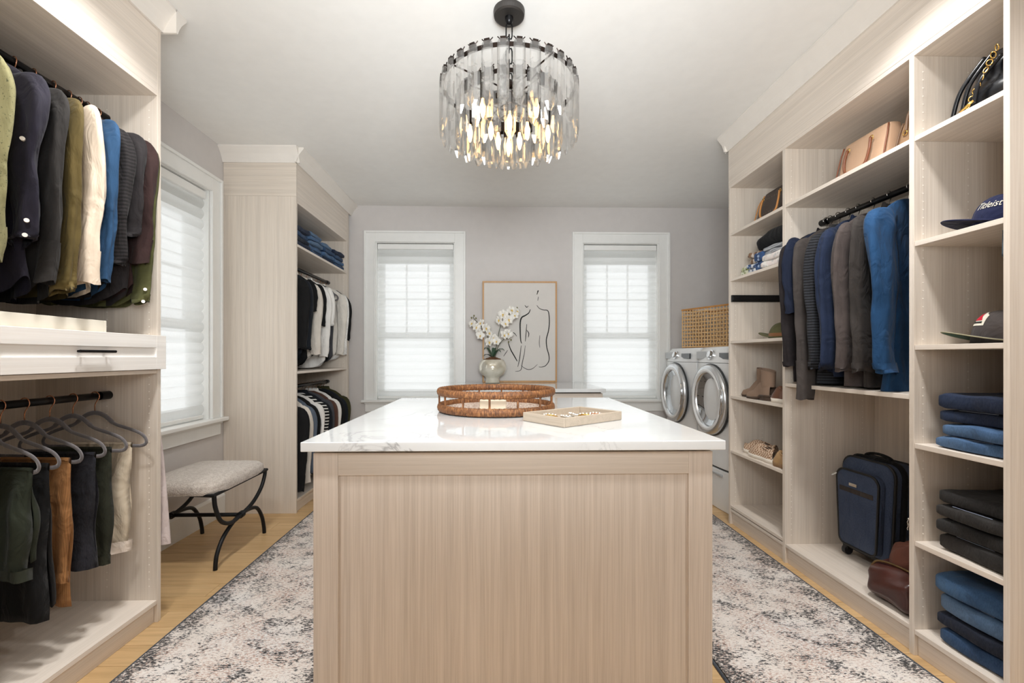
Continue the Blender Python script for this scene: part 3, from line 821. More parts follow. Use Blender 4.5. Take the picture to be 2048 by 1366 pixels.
TOPS2 = [
 (3.485, 'black', dict(L=.76, sleeve=.66), 'long black coat nearest the side panel on the lower back rail'), (3.570, 'ivory', dict(L=.60, sleeve=.62), 'ivory cardigan beside the long black coat'),
 (3.645, 'slate', {}, 'slate blue top on the lower back rail'), (3.720, 'black', {}, 'black top beside the slate blue one'), (3.795, 'white', dict(sleeve=.6), 'white top in front of the striped one'),
 (3.880, 'bstripe', dict(sleeve=.56), 'black top with white stripes on the lower back rail'), (3.960, 'ink', {}, 'ink blue top behind the striped one'), (4.035, 'grey', {}, 'charcoal grey top on the lower back rail'),
 (4.110, 'brown', {}, 'brown top on the lower back rail'), (4.190, 'white', {}, 'white top beside the brown one'), (4.280, 'black', {}, 'black top second from the far end of the lower back rail'), (4.380, 'ink', {}, 'dark blue top near the far end of the lower back rail'), (4.465, 'olive', {}, 'olive top at the far end of the lower back rail')]
for rail, tops, g, nm in (('B1', TOPS1, GB1, 'upper'), ('B2', TOPS2, GB2, 'lower')):
    R = RAILS[rail]
    for i, (y, c, kw, lab) in enumerate(tops):
        d = dict(W=.205, L=.72, T=.024, sleeve=.56, sr=.046, seed=30 + i + (50 if rail == 'B2' else 0), res=.62, collar=(i % 3 == 0)); d.update(kw)
        rot = -.03 - .05 * ((i * 37) % 5) / 5
        shirt('top', lab, 'top', (R[0] - .012, y, R[3]), rot, CB[c], g, **d)
        hanger((R[0] - .012, y, R[3]), rot, 'grey hanger of the ' + lab, 'grey', 'grey velvet hangers with copper hooks')

# --- right closet: sweaters on black hangers
RR = RAILS['R']; GR = 'sweaters on the rail of the right closet'
SW = [
 (2.468, cloth('sw_blackbrown', '#241f20'), dict(L=.84, sleeve=.69, sr=.056, seed=81), 'black brown sweater farthest along the right rail', .06),
 (2.438, cloth('sw_navy', '#1a2236'), dict(L=.82, sleeve=.40, sr=.066, seed=82), 'navy short sleeved polo beside the farthest sweater', .10),
 (2.380, cloth('sw_grey', '#453f3c'), dict(L=.84, sleeve=(.72, .89), sr=.056, seed=83, cuff=True), 'grey sweatshirt with one sleeve hanging over the shelf edge', .14),
 (2.312, cloth('sw_stripe', '#17171a', '#33353a', 'knit'), dict(L=.84, sleeve=.70, sr=.060, seed=84), 'black ribbed sweater between the grey and navy ones', .26),
 (2.247, cloth('sw_navy2', '#1f2a42'), dict(L=.80, sleeve=.70, sr=.068, seed=85), 'navy long sleeved sweater in the middle of the right rail', .32),
 (2.156, cloth('sw_taupe', '#4f4643'), dict(L=.84, sleeve=.71, sr=.064, seed=86), 'taupe grey sweatshirt beside the charcoal one', .36),
 (2.066, cloth('sw_charcoal', '#37322f'), dict(L=.84, sleeve=.71, sr=.066, seed=87), 'charcoal sweater next to the bright blue one', .38),
 (1.966, cloth('sw_blue', '#1b4065'), dict(L=.85, sleeve=.71, sr=.080, seed=88), 'bright blue sweater nearest to the viewer on the right rail', .42),
]
for i, (y, m, kw, lab, rot) in enumerate(SW):
    shirt('sweater', lab, 'sweater', (RR[0] - .008, y, RR[3]), rot, m, GR, W=.218, T=.030 if i else .020, hem='straight', collar=(i % 2 == 0), swing=-.006, **kw)
    hanger((RR[0] - .008, y, RR[3]), rot, 'black hanger inside the ' + lab, 'black', 'black hangers with silver hooks')

# --- pale robe hanging on the outside of the left closet's end panel
rb = thing('robe', 'pale pink grey robe hanging on the outer side of the left closet beside the bench', 'robe', (-1.60, 2.075, .96))
def robe(s, v):
    th = 2 * pi * s
    x = -1.60 + (.045 + .075 * v ** .6) * cos(th); y = 2.076 + (.012 + .016 * v) * sin(th) + .006 * sin(cos(th) * 5) * v
    return (x, y, .95 - .62 * v)
obj('cloth', mesh(MB().grid(robe, 28, 16, closeu=True), 'robe_cloth', cloth('pale_robe', '#c9bcb9', var=.06), True), None, rb)
rb.children[0].matrix_parent_inverse = Matrix.Translation(-rb.location)
obj('peg', MB().tube([(-1.60, 2.0425, .955), (-1.60, 2.075, .96)], .006, 8), SILVER, rb)
# ------------------------------------------------------------------ chandelier
CHX, CHY = .058, 2.02
CRYS = glassy('crystal', (0.98, 0.985, 0.985), 0.84, 0.015, 0.38)
ch = thing('chandelier', 'round crystal chandelier with dark bronze rings over the island', 'chandelier', (CHX, CHY, 2.39))
obj('canopy', MB().lathe([(0, CEIL - .0305), (.060, CEIL - .0305), (.068, CEIL - .026), (.0705, CEIL - .012), (.0705, CEIL - .0005)], 40, (CHX, CHY, 0)), plain('canopy_bronze', '#4a4745', .45, .7), ch, smooth=False, bevel=0)
obj('canopy_cap', MB().lathe([(0, CEIL - .062), (.010, CEIL - .060), (.017, CEIL - .048), (.019, CEIL - .0305)], 20, (CHX, CHY, 0)), BLACK, ch, smooth=True)
def chain_link(zc, rot, h=.034, w=.0135):
    pts = []
    for a in range(12):
        th = 2 * pi * a / 12; x = w * max(-1, min(1, 1.5 * cos(th))) ; z = h * max(-1, min(1, 1.25 * sin(th)))
        pts.append((CHX + x * cos(rot), CHY + x * sin(rot), zc + z))
    return MB().tube(pts, .0033, 6, closed=True)
zc = CEIL - .092
for q in range(5): obj('chain_link', chain_link(zc - q * .056, 0 if q % 2 == 0 else pi / 2), BLACK, ch, smooth=True)
TIERS = [(.303, 2.392, .248, 30), (.232, 2.336, .222, 24), (.155, 2.284, .200, 16)]
hubz = 2.41
obj('stem', MB().tube([(CHX, CHY, 2.43), (CHX, CHY, 2.20)], .008, 10).lathe([(0, 2.385), (.03, 2.387), (.034, 2.40), (.03, 2.413), (0, 2.415)], 16, (CHX, CHY, 0)), BRONZE, ch, smooth=True)
for ti, (r, z, ln, n) in enumerate(TIERS):
    ring = obj('ring', MB().lathe([(r - .012, z - .013), (r - .008, z - .013), (r - .008, z + .004), (r - .012, z + .004), (r - .012, z - .013)], 72, (CHX, CHY, 0)), BRONZE, ch, smooth=False)
    if ti < 3:
        for q in range(4):
            a = q * pi / 2 + .6
            obj('spoke', MB().tube([(CHX, CHY, min(z, 2.38)), (CHX + (r - .010) * cos(a), CHY + (r - .010) * sin(a), z - .004)], .0035, 6), BRONZE, ch)
    # one crystal bar, shared by the whole tier; its top clip is a sub-part
    wd, th = .0235, .0095
    pr = [(-wd, 0), (-wd * .55, th), (wd * .55, th), (wd, 0), (wd * .55, -th), (-wd * .55, -th)]
    cm = MB()
    rows = [(0, .82), (-.012, 1), (-(ln - .03), 1), (-ln, .35)]
    vs = [(p[1] * sc, p[0] * sc, zz) for zz, sc in rows for p in pr]
    fs = [(j * 6 + k, j * 6 + (k + 1) % 6, (j + 1) * 6 + (k + 1) % 6, (j + 1) * 6 + k) for j in range(3) for k in range(6)] + [tuple(range(6))[::-1], tuple(range(18, 24))]
    cme = mesh(cm.add(vs, fs), 'crystal', CRYS)
    clip = mesh((MB().box(-.0095, .006, -.011, .011, -.014, .008) if ti == 0 else MB().box(-.0095, -.004, -.021, .021, -.050, .006)).tube([(-.004, -.022, .013), (-.002, -.012, .002), (-.002, .012, .002), (-.004, .022, .013)], .0022, 5), 'clip', BRONZE)
    for q in range(n):
        a = 2 * pi * (q + .5 * (ti % 2)) / n
        o = bpy.data.objects.new('crystal', cme); link(o, ch)
        o.location = (r * cos(a), r * sin(a), z + .006 - 2.39); o.rotation_euler = (0, 0, a)
        c = bpy.data.objects.new('clip', clip); link(c, o); c.location = (0, 0, .002)
BULB = N('lit_bulb'); BULB.b.inputs['Emission Color'].default_value = (1, .58, .20, 1); BULB.b.inputs['Emission Strength'].default_value = CHAND_W; BULB = BULB.m
for q in range(10):
    a = 2 * pi * q / 10 + .3; R = .085 if q % 2 else .19; z0 = 2.205 if q % 2 else 2.235
    x, y = CHX + R * cos(a), CHY + R * sin(a)
    s = obj('candle_socket', MB().tube([(x, y, z0 + .02), (x, y, z0 + .085)], .011, 10), BRONZE, ch)
    obj('bulb', MB().lathe([(0, -.062), (.006, -.055), (.012, -.03), (.013, -.012), (.008, .004), (.006, .02)], 12, (x, y, z0)), BULB, ch, smooth=True)

# ------------------------------------------------------------------ bench under the side window
bn = thing('bench', 'small bench with a cream boucle seat and black curved iron legs under the side window', 'bench', (-1.75, 2.75, 0))
bx0, bx1, by0, by1, zs = -1.975, -1.525, 2.452, 3.035, .425
def boucle():
    n = N('boucle')
    v = n.new('ShaderNodeTexVoronoi'); v.inputs['Scale'].default_value = 170; n.link(n.coord(), v.inputs['Vector'])
    n.color(n.mix(0.5, n.ramp(v.outputs[0], [(0.1, lin('#d8cec4')), (0.8, lin('#a89b90'))]), n.ramp(n.noise(60, 3, n.coord()), [(.35, lin('#b5aaa0')), (.65, lin('#ddd5cc'))])))
    n.set(Roughness=.95); n.b.inputs['Sheen Weight'].default_value = .3; n.bump(v.outputs[0], .5, .006); return n.m
def seat(s, v):
    th = 2 * pi * s
    sx = (abs(cos(th)) ** .30) * (1 if cos(th) >= 0 else -1); sy = (abs(sin(th)) ** .30) * (1 if sin(th) >= 0 else -1)
    prof = [(1.0, 0), (1.015, .018), (1.0, .045), (.93, .064), (.80, .074), (.55, .080), (.28, .083), (.0, .084)]
    i = min(int(v * 7), 6); f = v * 7 - i
    k = prof[i][0] * (1 - f) + prof[i + 1][0] * f; z = prof[i][1] * (1 - f) + prof[i + 1][1] * f
    return ((bx0 + bx1) / 2 + (bx1 - bx0) / 2 * sx * k, (by0 + by1) / 2 + (by1 - by0) / 2 * sy * k, zs + z)
obj('seat_cushion', MB().grid(seat, 64, 21, closeu=True), boucle(), bn, smooth=True)
R_ = .0115
obj('seat_frame', MB().tube([(bx0 + .01, by0 + .01, zs), (bx1 - .008, by0 + .01, zs), (bx1 - .008, by1 - .01, zs), (bx0 + .01, by1 - .01, zs)], R_ * .9, 8, closed=True), IRON, bn, smooth=False)
my = (by0 + by1) / 2
for x in (bx1 - .012, bx0 + .03):
    up = catmull([(x, by0 + .022, zs - .003), (x, by0 + .035, zs - .075), (x, by0 + .085, zs - .165), (x, by0 + .18, zs - .208), (x, my, zs - .196), (x, by1 - .17, zs - .165), (x, by1 - .075, zs - .105), (x, by1 - .030, zs - .04), (x, by1 - .022, zs - .003)], 6)
    obj('upper_arc', MB().tube(up, R_, 10), IRON, bn, smooth=True)
    x2 = x - .014
    lo = catmull([(x2, by0 + .055, 0), (x2, by0 + .068, .075), (x2, by0 + .125, .150), (x2, by0 + .215, .200), (x2, my, .221), (x2, by1 - .19, .222), (x2, by1 - .10, .200), (x2, by1 - .038, .125), (x2, by1 - .012, .05), (x2, by1 - .005, 0)], 6)
    obj('leg_arc', MB().tube(lo, R_, 10), IRON, bn, smooth=True)
    obj('clamp', MB().tube([(x - .006, my - .016, .224), (x - .006, my + .016, .226)], .020, 12), IRON, bn, smooth=False)
obj('stretcher', MB().tube([(bx1 - .02, my, .224), (bx0 + .03, my, .224)], R_, 10), IRON, bn, smooth=True)

# ------------------------------------------------------------------ washer and dryer
WHITE = plain('appliance_white', '#eceded', .22)
GREYP = plain('appliance_grey', '#b9bbbc', .35)
def dark_glass():
    n = N('door_glass'); n.color(lin('#b9bbbd')); n.set(Roughness=.04); n.b.inputs['Metallic'].default_value = .9; return n.m
DGLS = dark_glass()
def machine(label, y0, y1):
    xf, xb, zt, zp = 1.712, 2.48, 1.258, .318
    cy = (y0 + y1) / 2; hw = (y1 - y0) / 2
    t = thing('laundry_machine', label, 'washing machine', (2.1, cy, 0), 0, 'front loading laundry machines')
    # bowed front body
    out = [(xb, y0 + .01), (xb, y1 - .01), (xf + .05, y1)]
    front = [(xf + .05 - .050 * (1 - (2 * q / 12 - 1) ** 2) ** .8, y1 - (y1 - y0) * q / 12) for q in range(13)]
    obj('body', MB().prism([(xb, y0)] + [(xb, y1)] + front, 'z', zp + .004, zt - .13), WHITE, t, bevel=.006)
    def bow(yy): return xf + .05 - .050 * (1 - min(1, abs((yy - cy) / hw)) ** 2) ** .8
    # control console leaning back
    pan = MB(); n = 14
    vs = []
    for q in range(n + 1):
        yy = y1 - (y1 - y0) * q / n; b = bow(yy)
        vs += [(b, yy, zt - .128), (b + .006, yy, zt - .10), (b + .03, yy, zt - .022), (b + .05, yy, zt), (xb, yy, zt), (xb, yy, zt - .128)]
    fs = [(q * 6 + k, q * 6 + (k + 1) % 6, (q + 1) * 6 + (k + 1) % 6, (q + 1) * 6 + k) for q in range(n) for k in range(6)] + [tuple(range(6)), tuple(range(n * 6, n * 6 + 6))[::-1]]
    obj('console', pan.add(vs, fs), WHITE, t, smooth=False, bevel=.003)
    con = t.children[-1]
    # display window and knob on the console
    p0 = Vector((bow(cy) + .016, cy + .02, zt - .066)); nrm = Vector((-.96, 0, .28)).normalized()
    kn = obj('knob', MB().tube([p0 + nrm * -.004, p0 + nrm * .012, p0 + nrm * .014, p0 + nrm * .030], [.040, .040, .030, .027], 24), CHROME, t, smooth=False)
    obj('display', MB().box(bow(y0 + .16) + .004, bow(y0 + .16) + .02, y0 + .07, y0 + .24, zt - .098, zt - .050), plain('display_dark', '#4d5052', .15), t)
    obj('detergent_drawer', MB().box(bow(y1 - .12) - .001, bow(y1 - .12) + .02, y1 - .22, y1 - .04, zt - .10, zt - .035), GREYP, t, bevel=.004)
    # door: chrome outer ring, white ring, glass bowl
    zc, R = .838, .278
    def ringat(prof): return MB().lathe(prof, 56).xf(Matrix.Translation((xf, cy, zc)) @ Matrix.Rotation(-pi / 2, 4, 'Y'))
    RINGM = plain('door_silver', '#d8dadc', .22, .85)
    d = obj('door', ringat([(R - .010, -.012), (R, .004), (R, .026), (R - .012, .040), (R - .034, .046), (R - .050, .046), (R - .066, .034), (R - .070, .018)]), RINGM, t, smooth=True)
    obj('door_gasket', ringat([(R - .002, -.010), (R + .008, -.004), (R + .008, .004), (R - .001, .006)]), plain('gasket', '#2c2e30', .4), d, smooth=True)
    obj('door_ring', ringat([(R - .034, .0465), (R - .040, .050), (R - .056, .050), (R - .064, .040)]), WHITE, d, smooth=True)
    obj('door_glass', ringat([(R - .070, .020), (R - .085, .012), (R - .12, -.004), (.08, -.022), (0, -.026)]), DGLS, d, smooth=True)
    obj('door_handle', MB().tube(catmull([(xf - .048, cy + .255 * cos(a), zc + .255 * sin(a)) for a in (2.75, 3.0, 3.25, 3.5)], 5), .009, 8), CHROME, d, smooth=True)
    pd = obj('pedestal', MB().prism([(xb, y0), (xb, y1)] + [(b + .004, yy) for b, yy in front], 'z', 0.0, zp - .012), WHITE, t, bevel=.006)
    obj('gap_strip', MB().prism([(xb - .02, y0 + .01), (xb - .02, y1 - .01)] + [(b + .02, yy) for b, yy in front], 'z', zp - .012, zp + .004), plain('gap_dark', '#3c3e40', .6), t)
    obj('drawer_pull', MB().box(bow(cy) - .004, bow(cy) + .02, cy - .16, cy + .16, zp - .058, zp - .040), GREYP, pd, bevel=.003)
    return t
machine('white front loading machine under the cane basket, nearer the closet', 3.190, 3.868)
machine('white front loading machine nearer the back window', 3.900, 4.578)

# cane basket on top of the nearer machine
bk = thing('cane_basket', 'square cane webbing basket standing on the laundry machines', 'basket', (1.76, 4.2, 1.2605))
dirv = Vector((.24, -.6, 0)).normalized(); nrmv = Vector((.6, .24, 0)).normalized()
BL, BD, BH = .60, .36, .365
M = Matrix(((dirv.x, nrmv.x, 0, 0), (dirv.y, nrmv.y, 0, 0), (0, 0, 1, 0), (0, 0, 0, 1)))
CANE = plain('cane', '#d8b07a', .45)
CANE2 = wood('cane_dark', '#c98f4c', '#8c5a24', 'x', 1.0, .5)
bk.rotation_euler = M.to_3x3().to_euler()
def weave(a, b, c0):
    """open cane net over a face from point c0 along vectors a (len) and b (up)"""
    m = MB(); A, B = Vector(a), Vector(b); nn = A.cross(B).normalized(); c0 = Vector(c0)
    la, lb = A.length, B.length; na, nb = max(3, round(la / .034)), max(3, round(lb / .032))
    ua, ub = A / la, B / lb
    for q in range(na + 1):
        p = min(max(la * q / na, .006), la - .006)
        cs = [c0 + ua * p + ub * (lb * k / (2 * nb)) + nn * (.003 * (1 if (q + k // 2) % 2 else -1) if k % 2 == 0 else 0) for k in range(2 * nb + 1)]
        m.tube(cs, .0056, 6, flat=(nn, .4))
    for q in range(nb + 1):
        p = min(max(lb * q / nb, .006), lb - .006)
        cs = [c0 + ub * p + ua * (la * k / (2 * na)) - nn * (.003 * (1 if (q + k // 2) % 2 else -1) if k % 2 == 0 else 0) for k in range(2 * na + 1)]
        m.tube(cs, .0056, 6, flat=(nn, .4))
    return m
faces = [((0, 0, .004), (BL, 0, 0)), ((BL, 0, .004), (0, BD, 0)), ((BL, BD, .004), (-BL, 0, 0)), ((0, BD, .004), (0, -BD, 0))]
for c0, a in faces: tag(obj('cane_web', mesh(weave(a, (0, 0, BH - .008), c0), 'cane_web', CANE), None, bk, local=True), None, kind='stuff')
obj('rim', mesh(MB().tube([(0, 0, BH - .008), (BL, 0, BH - .008), (BL, BD, BH - .008), (0, BD, BH - .008)], .0085, 8, closed=True), 'rim', CANE2), None, bk, local=True)
obj('bottom', mesh(MB().box(0.003, BL - .003, .003, BD - .003, .001, .010), 'bottom', CANE2), None, bk, local=True)

# ------------------------------------------------------------------ things on the island
TC = Vector((.0, 2.205, .9145))
ROPE = None
def rope_mat():
    n = N('seagrass_wrap')
    g = n.noise(150, 3, n.coord((1, 1, .22)), .6); f = n.noise(24, 3, n.coord())
    n.color(n.mix(.6, n.ramp(f, [(.35, lin('#5f3a20')), (.65, lin('#8d5c33'))]), n.ramp(g, [(.36, lin('#3c2110')), (.52, lin('#7d4d27')), (.68, lin('#b98350'))])))
    n.set(Roughness=.6); n.bump(g, .7, .004); return n.m
ROPE = rope_mat()
tr = thing('woven_tray', 'round brown woven tray with two rims on the island top', 'tray', tuple(TC))
def band(z0, z1, R, th, ntw):
    m = MB(); zc, hz = (z0 + z1) / 2, (z1 - z0) / 2
    def fn(s, v):
        a = 2 * pi * s; b = 2 * pi * v
        rip = 1 + .07 * sin(a * ntw + b * 2)
        return (TC.x + (R + th * rip * cos(b)) * cos(a), TC.y + (R + th * rip * cos(b)) * sin(a), TC.z + zc + hz * rip * .93 * sin(b))
    return m.grid(fn, 240, 10, closeu=True)
obj('lower_rim', band(.002, .042, .276, .0115, 76), ROPE, tr, smooth=True)
obj('upper_rim', band(.078, .115, .278, .0115, 76), ROPE, tr, smooth=True)
for q in range(14):
    a = 2 * pi * q / 14 + .12
    obj('post', MB().tube([(TC.x + .277 * cos(a), TC.y + .277 * sin(a), TC.z + .036), (TC.x + .278 * cos(a), TC.y + .278 * sin(a), TC.z + .082)], .0048, 6), ROPE, tr)
def shell_mat():
    n = N('shell_mosaic'); v = n.new('ShaderNodeTexVoronoi', feature='DISTANCE_TO_EDGE'); v.inputs['Scale'].default_value = 75; n.link(n.coord(), v.inputs['Vector'])
    n.color(n.ramp(v.outputs[0], [(.04, lin('#8a5a3a')), (.14, lin('#efe4d8'))])); n.set(Roughness=.35); n.bump(v.outputs[0], .6, .004); return n.m
obj('tray_base', MB().lathe([(0, .016), (.268, .016), (.270, .012), (.270, .003), (0, .003)], 64, tuple(TC)), shell_mat(), tr)
sp = thing('candle_box', 'small cream block candle inside the round woven tray', 'candle', (TC.x - .02, TC.y - .09, TC.z + .0165))
m = MB().box(TC.x - .076, TC.x + .046, TC.y - .165, TC.y - .02, TC.z + .0165, TC.z + .068)
obj('wax_block', m, plain('cream_wax', '#e6d9c2', .45, Subsurface_Weight=.0), sp, bevel=.006)
obj('wick', MB().tube([(TC.x - .015, TC.y - .09, TC.z + .066), (TC.x - .013, TC.y - .09, TC.z + .082)], .0014, 5), plain('wick', '#5a5148', .8), sp)

jt = thing('jewelry_tray', 'shallow taupe wood tray of jewelry on the island beside the woven tray', 'tray', (.252 - .236 * .602, 1.659 + .236 * .799, .9145))
JA = Vector((.602, -.799, 0))
la, lb, hh, tk = .236, .345, .036, .010
jt.rotation_euler = (0, 0, atan2(JA.y, JA.x))
TAUPE = wood('taupe_tray', '#b9aa98', '#958674', 'x', 1.2, .5)
obj('tray_floor', mesh(MB().box(tk * .5, la - tk * .5, tk * .5, lb - tk * .5, 0, .008), 'tray_floor', TAUPE), None, jt, local=True)
for a in ((0, la, 0, tk), (0, la, lb - tk, lb), (0, tk, tk, lb - tk), (la - tk, la, tk, lb - tk)):
    obj('side', mesh(MB().box(a[0], a[1], a[2], a[3], 0, hh), 'tray_side', TAUPE), None, jt, local=True, bevel=.003)
rj = random.Random(8)
JL = [('gold bangle with pearls in the jewelry tray', GOLD, .030, .0035, .06, .10), ('silver bangle leaning in the middle of the jewelry tray', SILVER, .027, .003, .10, .16), ('thick gold bracelet at the far side of the jewelry tray', GOLD, .032, .004, .15, .22), ('slim silver bracelet near the jewelry tray corner', SILVER, .028, .0025, .07, .24), ('rose gold bracelet at the right end of the jewelry tray', COPPER, .029, .003, .14, .29)]
Rj = Matrix.Rotation(jt.rotation_euler.z, 4, 'Z')
for lab, mt, r, w, ax, ay in JL:
    p = Vector(jt.location) + Rj @ Vector((ax, ay, .009))
    b = thing('bracelet', lab, 'bracelet', tuple(p), rj.uniform(0, 3), 'bracelets in the jewelry tray')
    tilt = .22
    obj('band', mesh(MB().tube([(r * cos(2 * pi * q / 28), r * sin(2 * pi * q / 28) * .9, w * .9 + tilt * r * (1 + sin(2 * pi * q / 28)) * .5) for q in range(28)], w, 7, closed=True), 'band', mt, True), None, b, local=True)
    for q in range(5):
        a = .5 * q; obj('bead', mesh(MB().lathe([(0, -.004), (.003, -.003), (.0042, 0), (.003, .003), (0, .004)], 10, (r * cos(a), r * sin(a) * .9, w * 2.0 + tilt * r * (1 + sin(a)) * .5)), 'bead', BUTTON, True), None, b, local=True)

# cream box on the shelf above the white drawer
cb = thing('storage_tray', 'cream open box on the shelf above the white drawer', 'box', (-1.72, 1.55, 1.2745))
CREAM = plain('cream_board', '#e8e2d4', .5)
x0, x1, ya, yb, hb = -1.99, -1.535, 1.34, 1.800, .046
for a in ((x0, x1, ya, ya + .012), (x0, x1, yb - .012, yb), (x0, x0 + .012, ya + .012, yb - .012), (x1 - .012, x1, ya + .012, yb - .012)):
    obj('side', MB().box(*a, 1.2745, 1.2745 + hb), CREAM, cb, bevel=.0015)
obj('divider', MB().box(x0 + .012, x1 - .012, 1.50, 1.512, 1.2745, 1.2745 + hb - .004), CREAM, cb)
obj('bottom', MB().box(x0 + .012, x1 - .012, ya + .012, yb - .012, 1.2745, 1.2785), CREAM, cb)

# ------------------------------------------------------------------ framed drawing and orchid on the back counter
ar = thing('framed_drawing', 'framed line drawing of a figure seen from behind leaning on the back wall', 'picture', (.242, 4.60, .9145))
ax0, ax1, az0, az1 = -.142, .626, .9145, 1.955
OAK = wood('oak_frame', '#c99a63', '#a87842', 'z', 1.0, .45)
fw, fd = .016, .026; ya = 4.612
for a in ((ax0, ax0 + fw, az0, az1), (ax1 - fw, ax1, az0, az1), (ax0 + fw, ax1 - fw, az0, az0 + fw), (ax0 + fw, ax1 - fw, az1 - fw, az1)):
    obj('frame_side', MB().box(a[0], a[1], ya - fd / 2, ya + fd / 2, a[2], a[3]), OAK, ar, bevel=.0015)
obj('canvas', MB().box(ax0 + fw, ax1 - fw, ya - .004, ya + .008, az0 + fw, az1 - fw), plain('art_paper', '#d9d4ce', .7), ar)
INK = plain('ink', '#161514', .7)
# strokes on a 5 mm sketch grid of the sheet
def pxa(u, v): return (ax0 + (u - 965) / (1113 - 965) * (ax1 - ax0), ya - .0048, az1 - (v - 564) / (762 - 564) * (az1 - az0))
STR = [([(1060, 619), (1057, 626), (1050, 631), (1043, 635), (1040, 645), (1040, 665), (1041, 680), (1043, 686)], .0055), ([(1049, 611), (1053, 615), (1056, 612)], .003),
       ([(1073, 611), (1078, 617), (1086, 620), (1094, 621), (1097, 628), (1098, 645), (1096, 662), (1092, 678), (1093, 694), (1097, 709), (1097, 720), (1091, 729), (1084, 732), (1077, 732)], .0042),
       ([(1074, 585), (1076, 582), (1073, 590)], .004), ([(1076, 594), (1075, 602)], .002), ([(1053, 648), (1052, 660), (1051, 672), (1050, 682)], .003), ([(1053, 660), (1057, 666), (1056, 674)], .0035),
       ([(1079, 670), (1078, 684), (1079, 694)], .002), ([(1016, 684), (1021, 698), (1029, 712), (1034, 721)], .0045), ([(1018, 667), (1027, 665), (1033, 672)], .003), ([(1042, 690), (1040, 706), (1038, 720), (1035, 732)], .003),
       ([(1050, 690), (1048, 706), (1044, 724), (1041, 738), (1030, 741)], .0025), ([(1042, 729), (1048, 734), (1056, 737), (1065, 735), (1074, 727)], .0025), ([(1007, 711), (1015, 699)], .0025)]
for pts, r in STR:
    path = catmull([pxa(*p) for p in pts], 5); n = len(path)
    obj('ink_line', MB().tube(path, [1.35 * r * (.45 + .55 * sin(pi * (i + .5) / n)) for i in range(n)], 6, flat=((0, 1, 0), .12)), INK, ar, smooth=True)

ov = thing('orchid', 'white orchid in a pearly footed pot on the back counter in front of the drawing', 'potted plant', (-.037, 4.49, .9145))
VX, VY, VZ = -.037, 4.49, .9145
def pearl():
    n = N('pearl_glaze'); f = n.noise(9, 3, n.coord()); n.color(n.ramp(f, [(.35, lin('#d6cdb8')), (.65, lin('#efeadc'))])); n.set(Roughness=.12, Metallic=.35)
    n.b.inputs['Coat Weight'].default_value = .8; return n.m
obj('pot', MB().lathe([(0, .002), (.070, .002), (.074, .010), (.066, .045), (.078, .066), (.118, .092), (.139, .130), (.140, .170), (.126, .210), (.112, .232), (.106, .236), (.102, .230), (.108, .205), (.0, .200)], 40, (VX, VY, VZ)), pearl(), ov, smooth=True)
obj('moss', MB().grid(lambda s, v: (VX + .100 * v * cos(2 * pi * s), VY + .100 * v * sin(2 * pi * s), VZ + .232 + .032 * (1 - v) + .008 * sin(9 * 2 * pi * s + 20 * v)), 30, 6, closeu=True), plain('moss', '#6b4a30', .95), ov, smooth=False)
LEAF = plain('orchid_leaf', '#3f5a45', .4); STEMG = plain('orchid_stem', '#4c5138', .5)
for a, ln, up in ((.4, .13, .12), (2.4, .12, .13), (3.6, .10, .06), (5.4, .13, .10), (1.3, .09, .13)):
    d = Vector((cos(a), sin(a), 0)); sd = Vector((-sin(a), cos(a), 0))
    def lf(s, t):
        w = .020 * sin(pi * min(1, t * .9 + .08)) ; p = Vector((VX, VY, VZ + .24)) + d * (ln * t) + Vector((0, 0, up * sin(t * 1.9) - .03 * t * t)) + sd * (w * (s * 2 - 1)) + Vector((0, 0, .006 * abs(s * 2 - 1)))
        return tuple(p)
    obj('leaf', MB().grid(lf, 4, 9), LEAF, ov, smooth=True)
def pxo(u, v, dy=0.0):
    """plant sketch: 5 mm grid on the upright plane through the pot, (985, 766) is the foot of the pot"""
    return Vector((VX + (u - 985) * .00502, VY + dy, VZ + (766 - v) * .00502))
st1 = catmull([pxo(984, 716), pxo(979, 700), pxo(976, 680), pxo(972, 664), pxo(962, 652), pxo(950, 640), pxo(946, 634)], 6)
st2 = catmull([pxo(988, 716), pxo(993, 692), pxo(997, 668), pxo(1003, 648), pxo(1012, 634), pxo(1024, 624), pxo(1036, 617)], 6)
st3 = catmull([pxo(990, 714), pxo(996, 694), pxo(1004, 682), pxo(1013, 677), pxo(1020, 678)], 5)
for s_ in (st1, st2, st3): obj('stem', MB().tube(s_, .0035, 6), STEMG, ov, smooth=True)
PET = plain('orchid_petal', '#f4f1ea', .5); YEL = plain('orchid_centre', '#e8c463', .5)
pm = MB()
def petal(ang, ln, wd):
    d = Vector((cos(ang), 0, sin(ang))); sd = Vector((-sin(ang), 0, cos(ang)))
    return lambda s, t: tuple(d * (.004 + ln * t) + sd * (wd * (s * 2 - 1) * sin(pi * min(1, .12 + .86 * t)) ** .7) + Vector((0, -.010 * sin(t * 2.4) + .006 * (s * 2 - 1) ** 2, 0)))
PETM = []
for k in range(5):
    ang = pi / 2 + 2 * pi * k / 5; big = k in (1, 4)
    PETM.append(mesh(MB().grid(petal(ang, .044 if not big else .050, .017 if not big else .026), 4, 6), 'petal', PET, True))
CEN = mesh(MB().lathe([(0, -.008), (.006, -.006), (.0085, 0), (.006, .006), (0, .008)], 8, (0, -.010, -.004)).tube([(0, -.008, -.006), (0, -.018, -.022)], .004, 6), 'centre', YEL, True)
FL = [(945, 648), (953, 655), (962, 647), (958, 665), (972, 657), (961, 672), (978, 667), (978, 684), (993, 683), (998, 641), (1006, 630), (1010, 648), (1017, 640), (1022, 622), (1029, 632), (1016, 668), (1008, 671), (988, 698 - 22), (1033, 624)]
rf_ = random.Random(4)
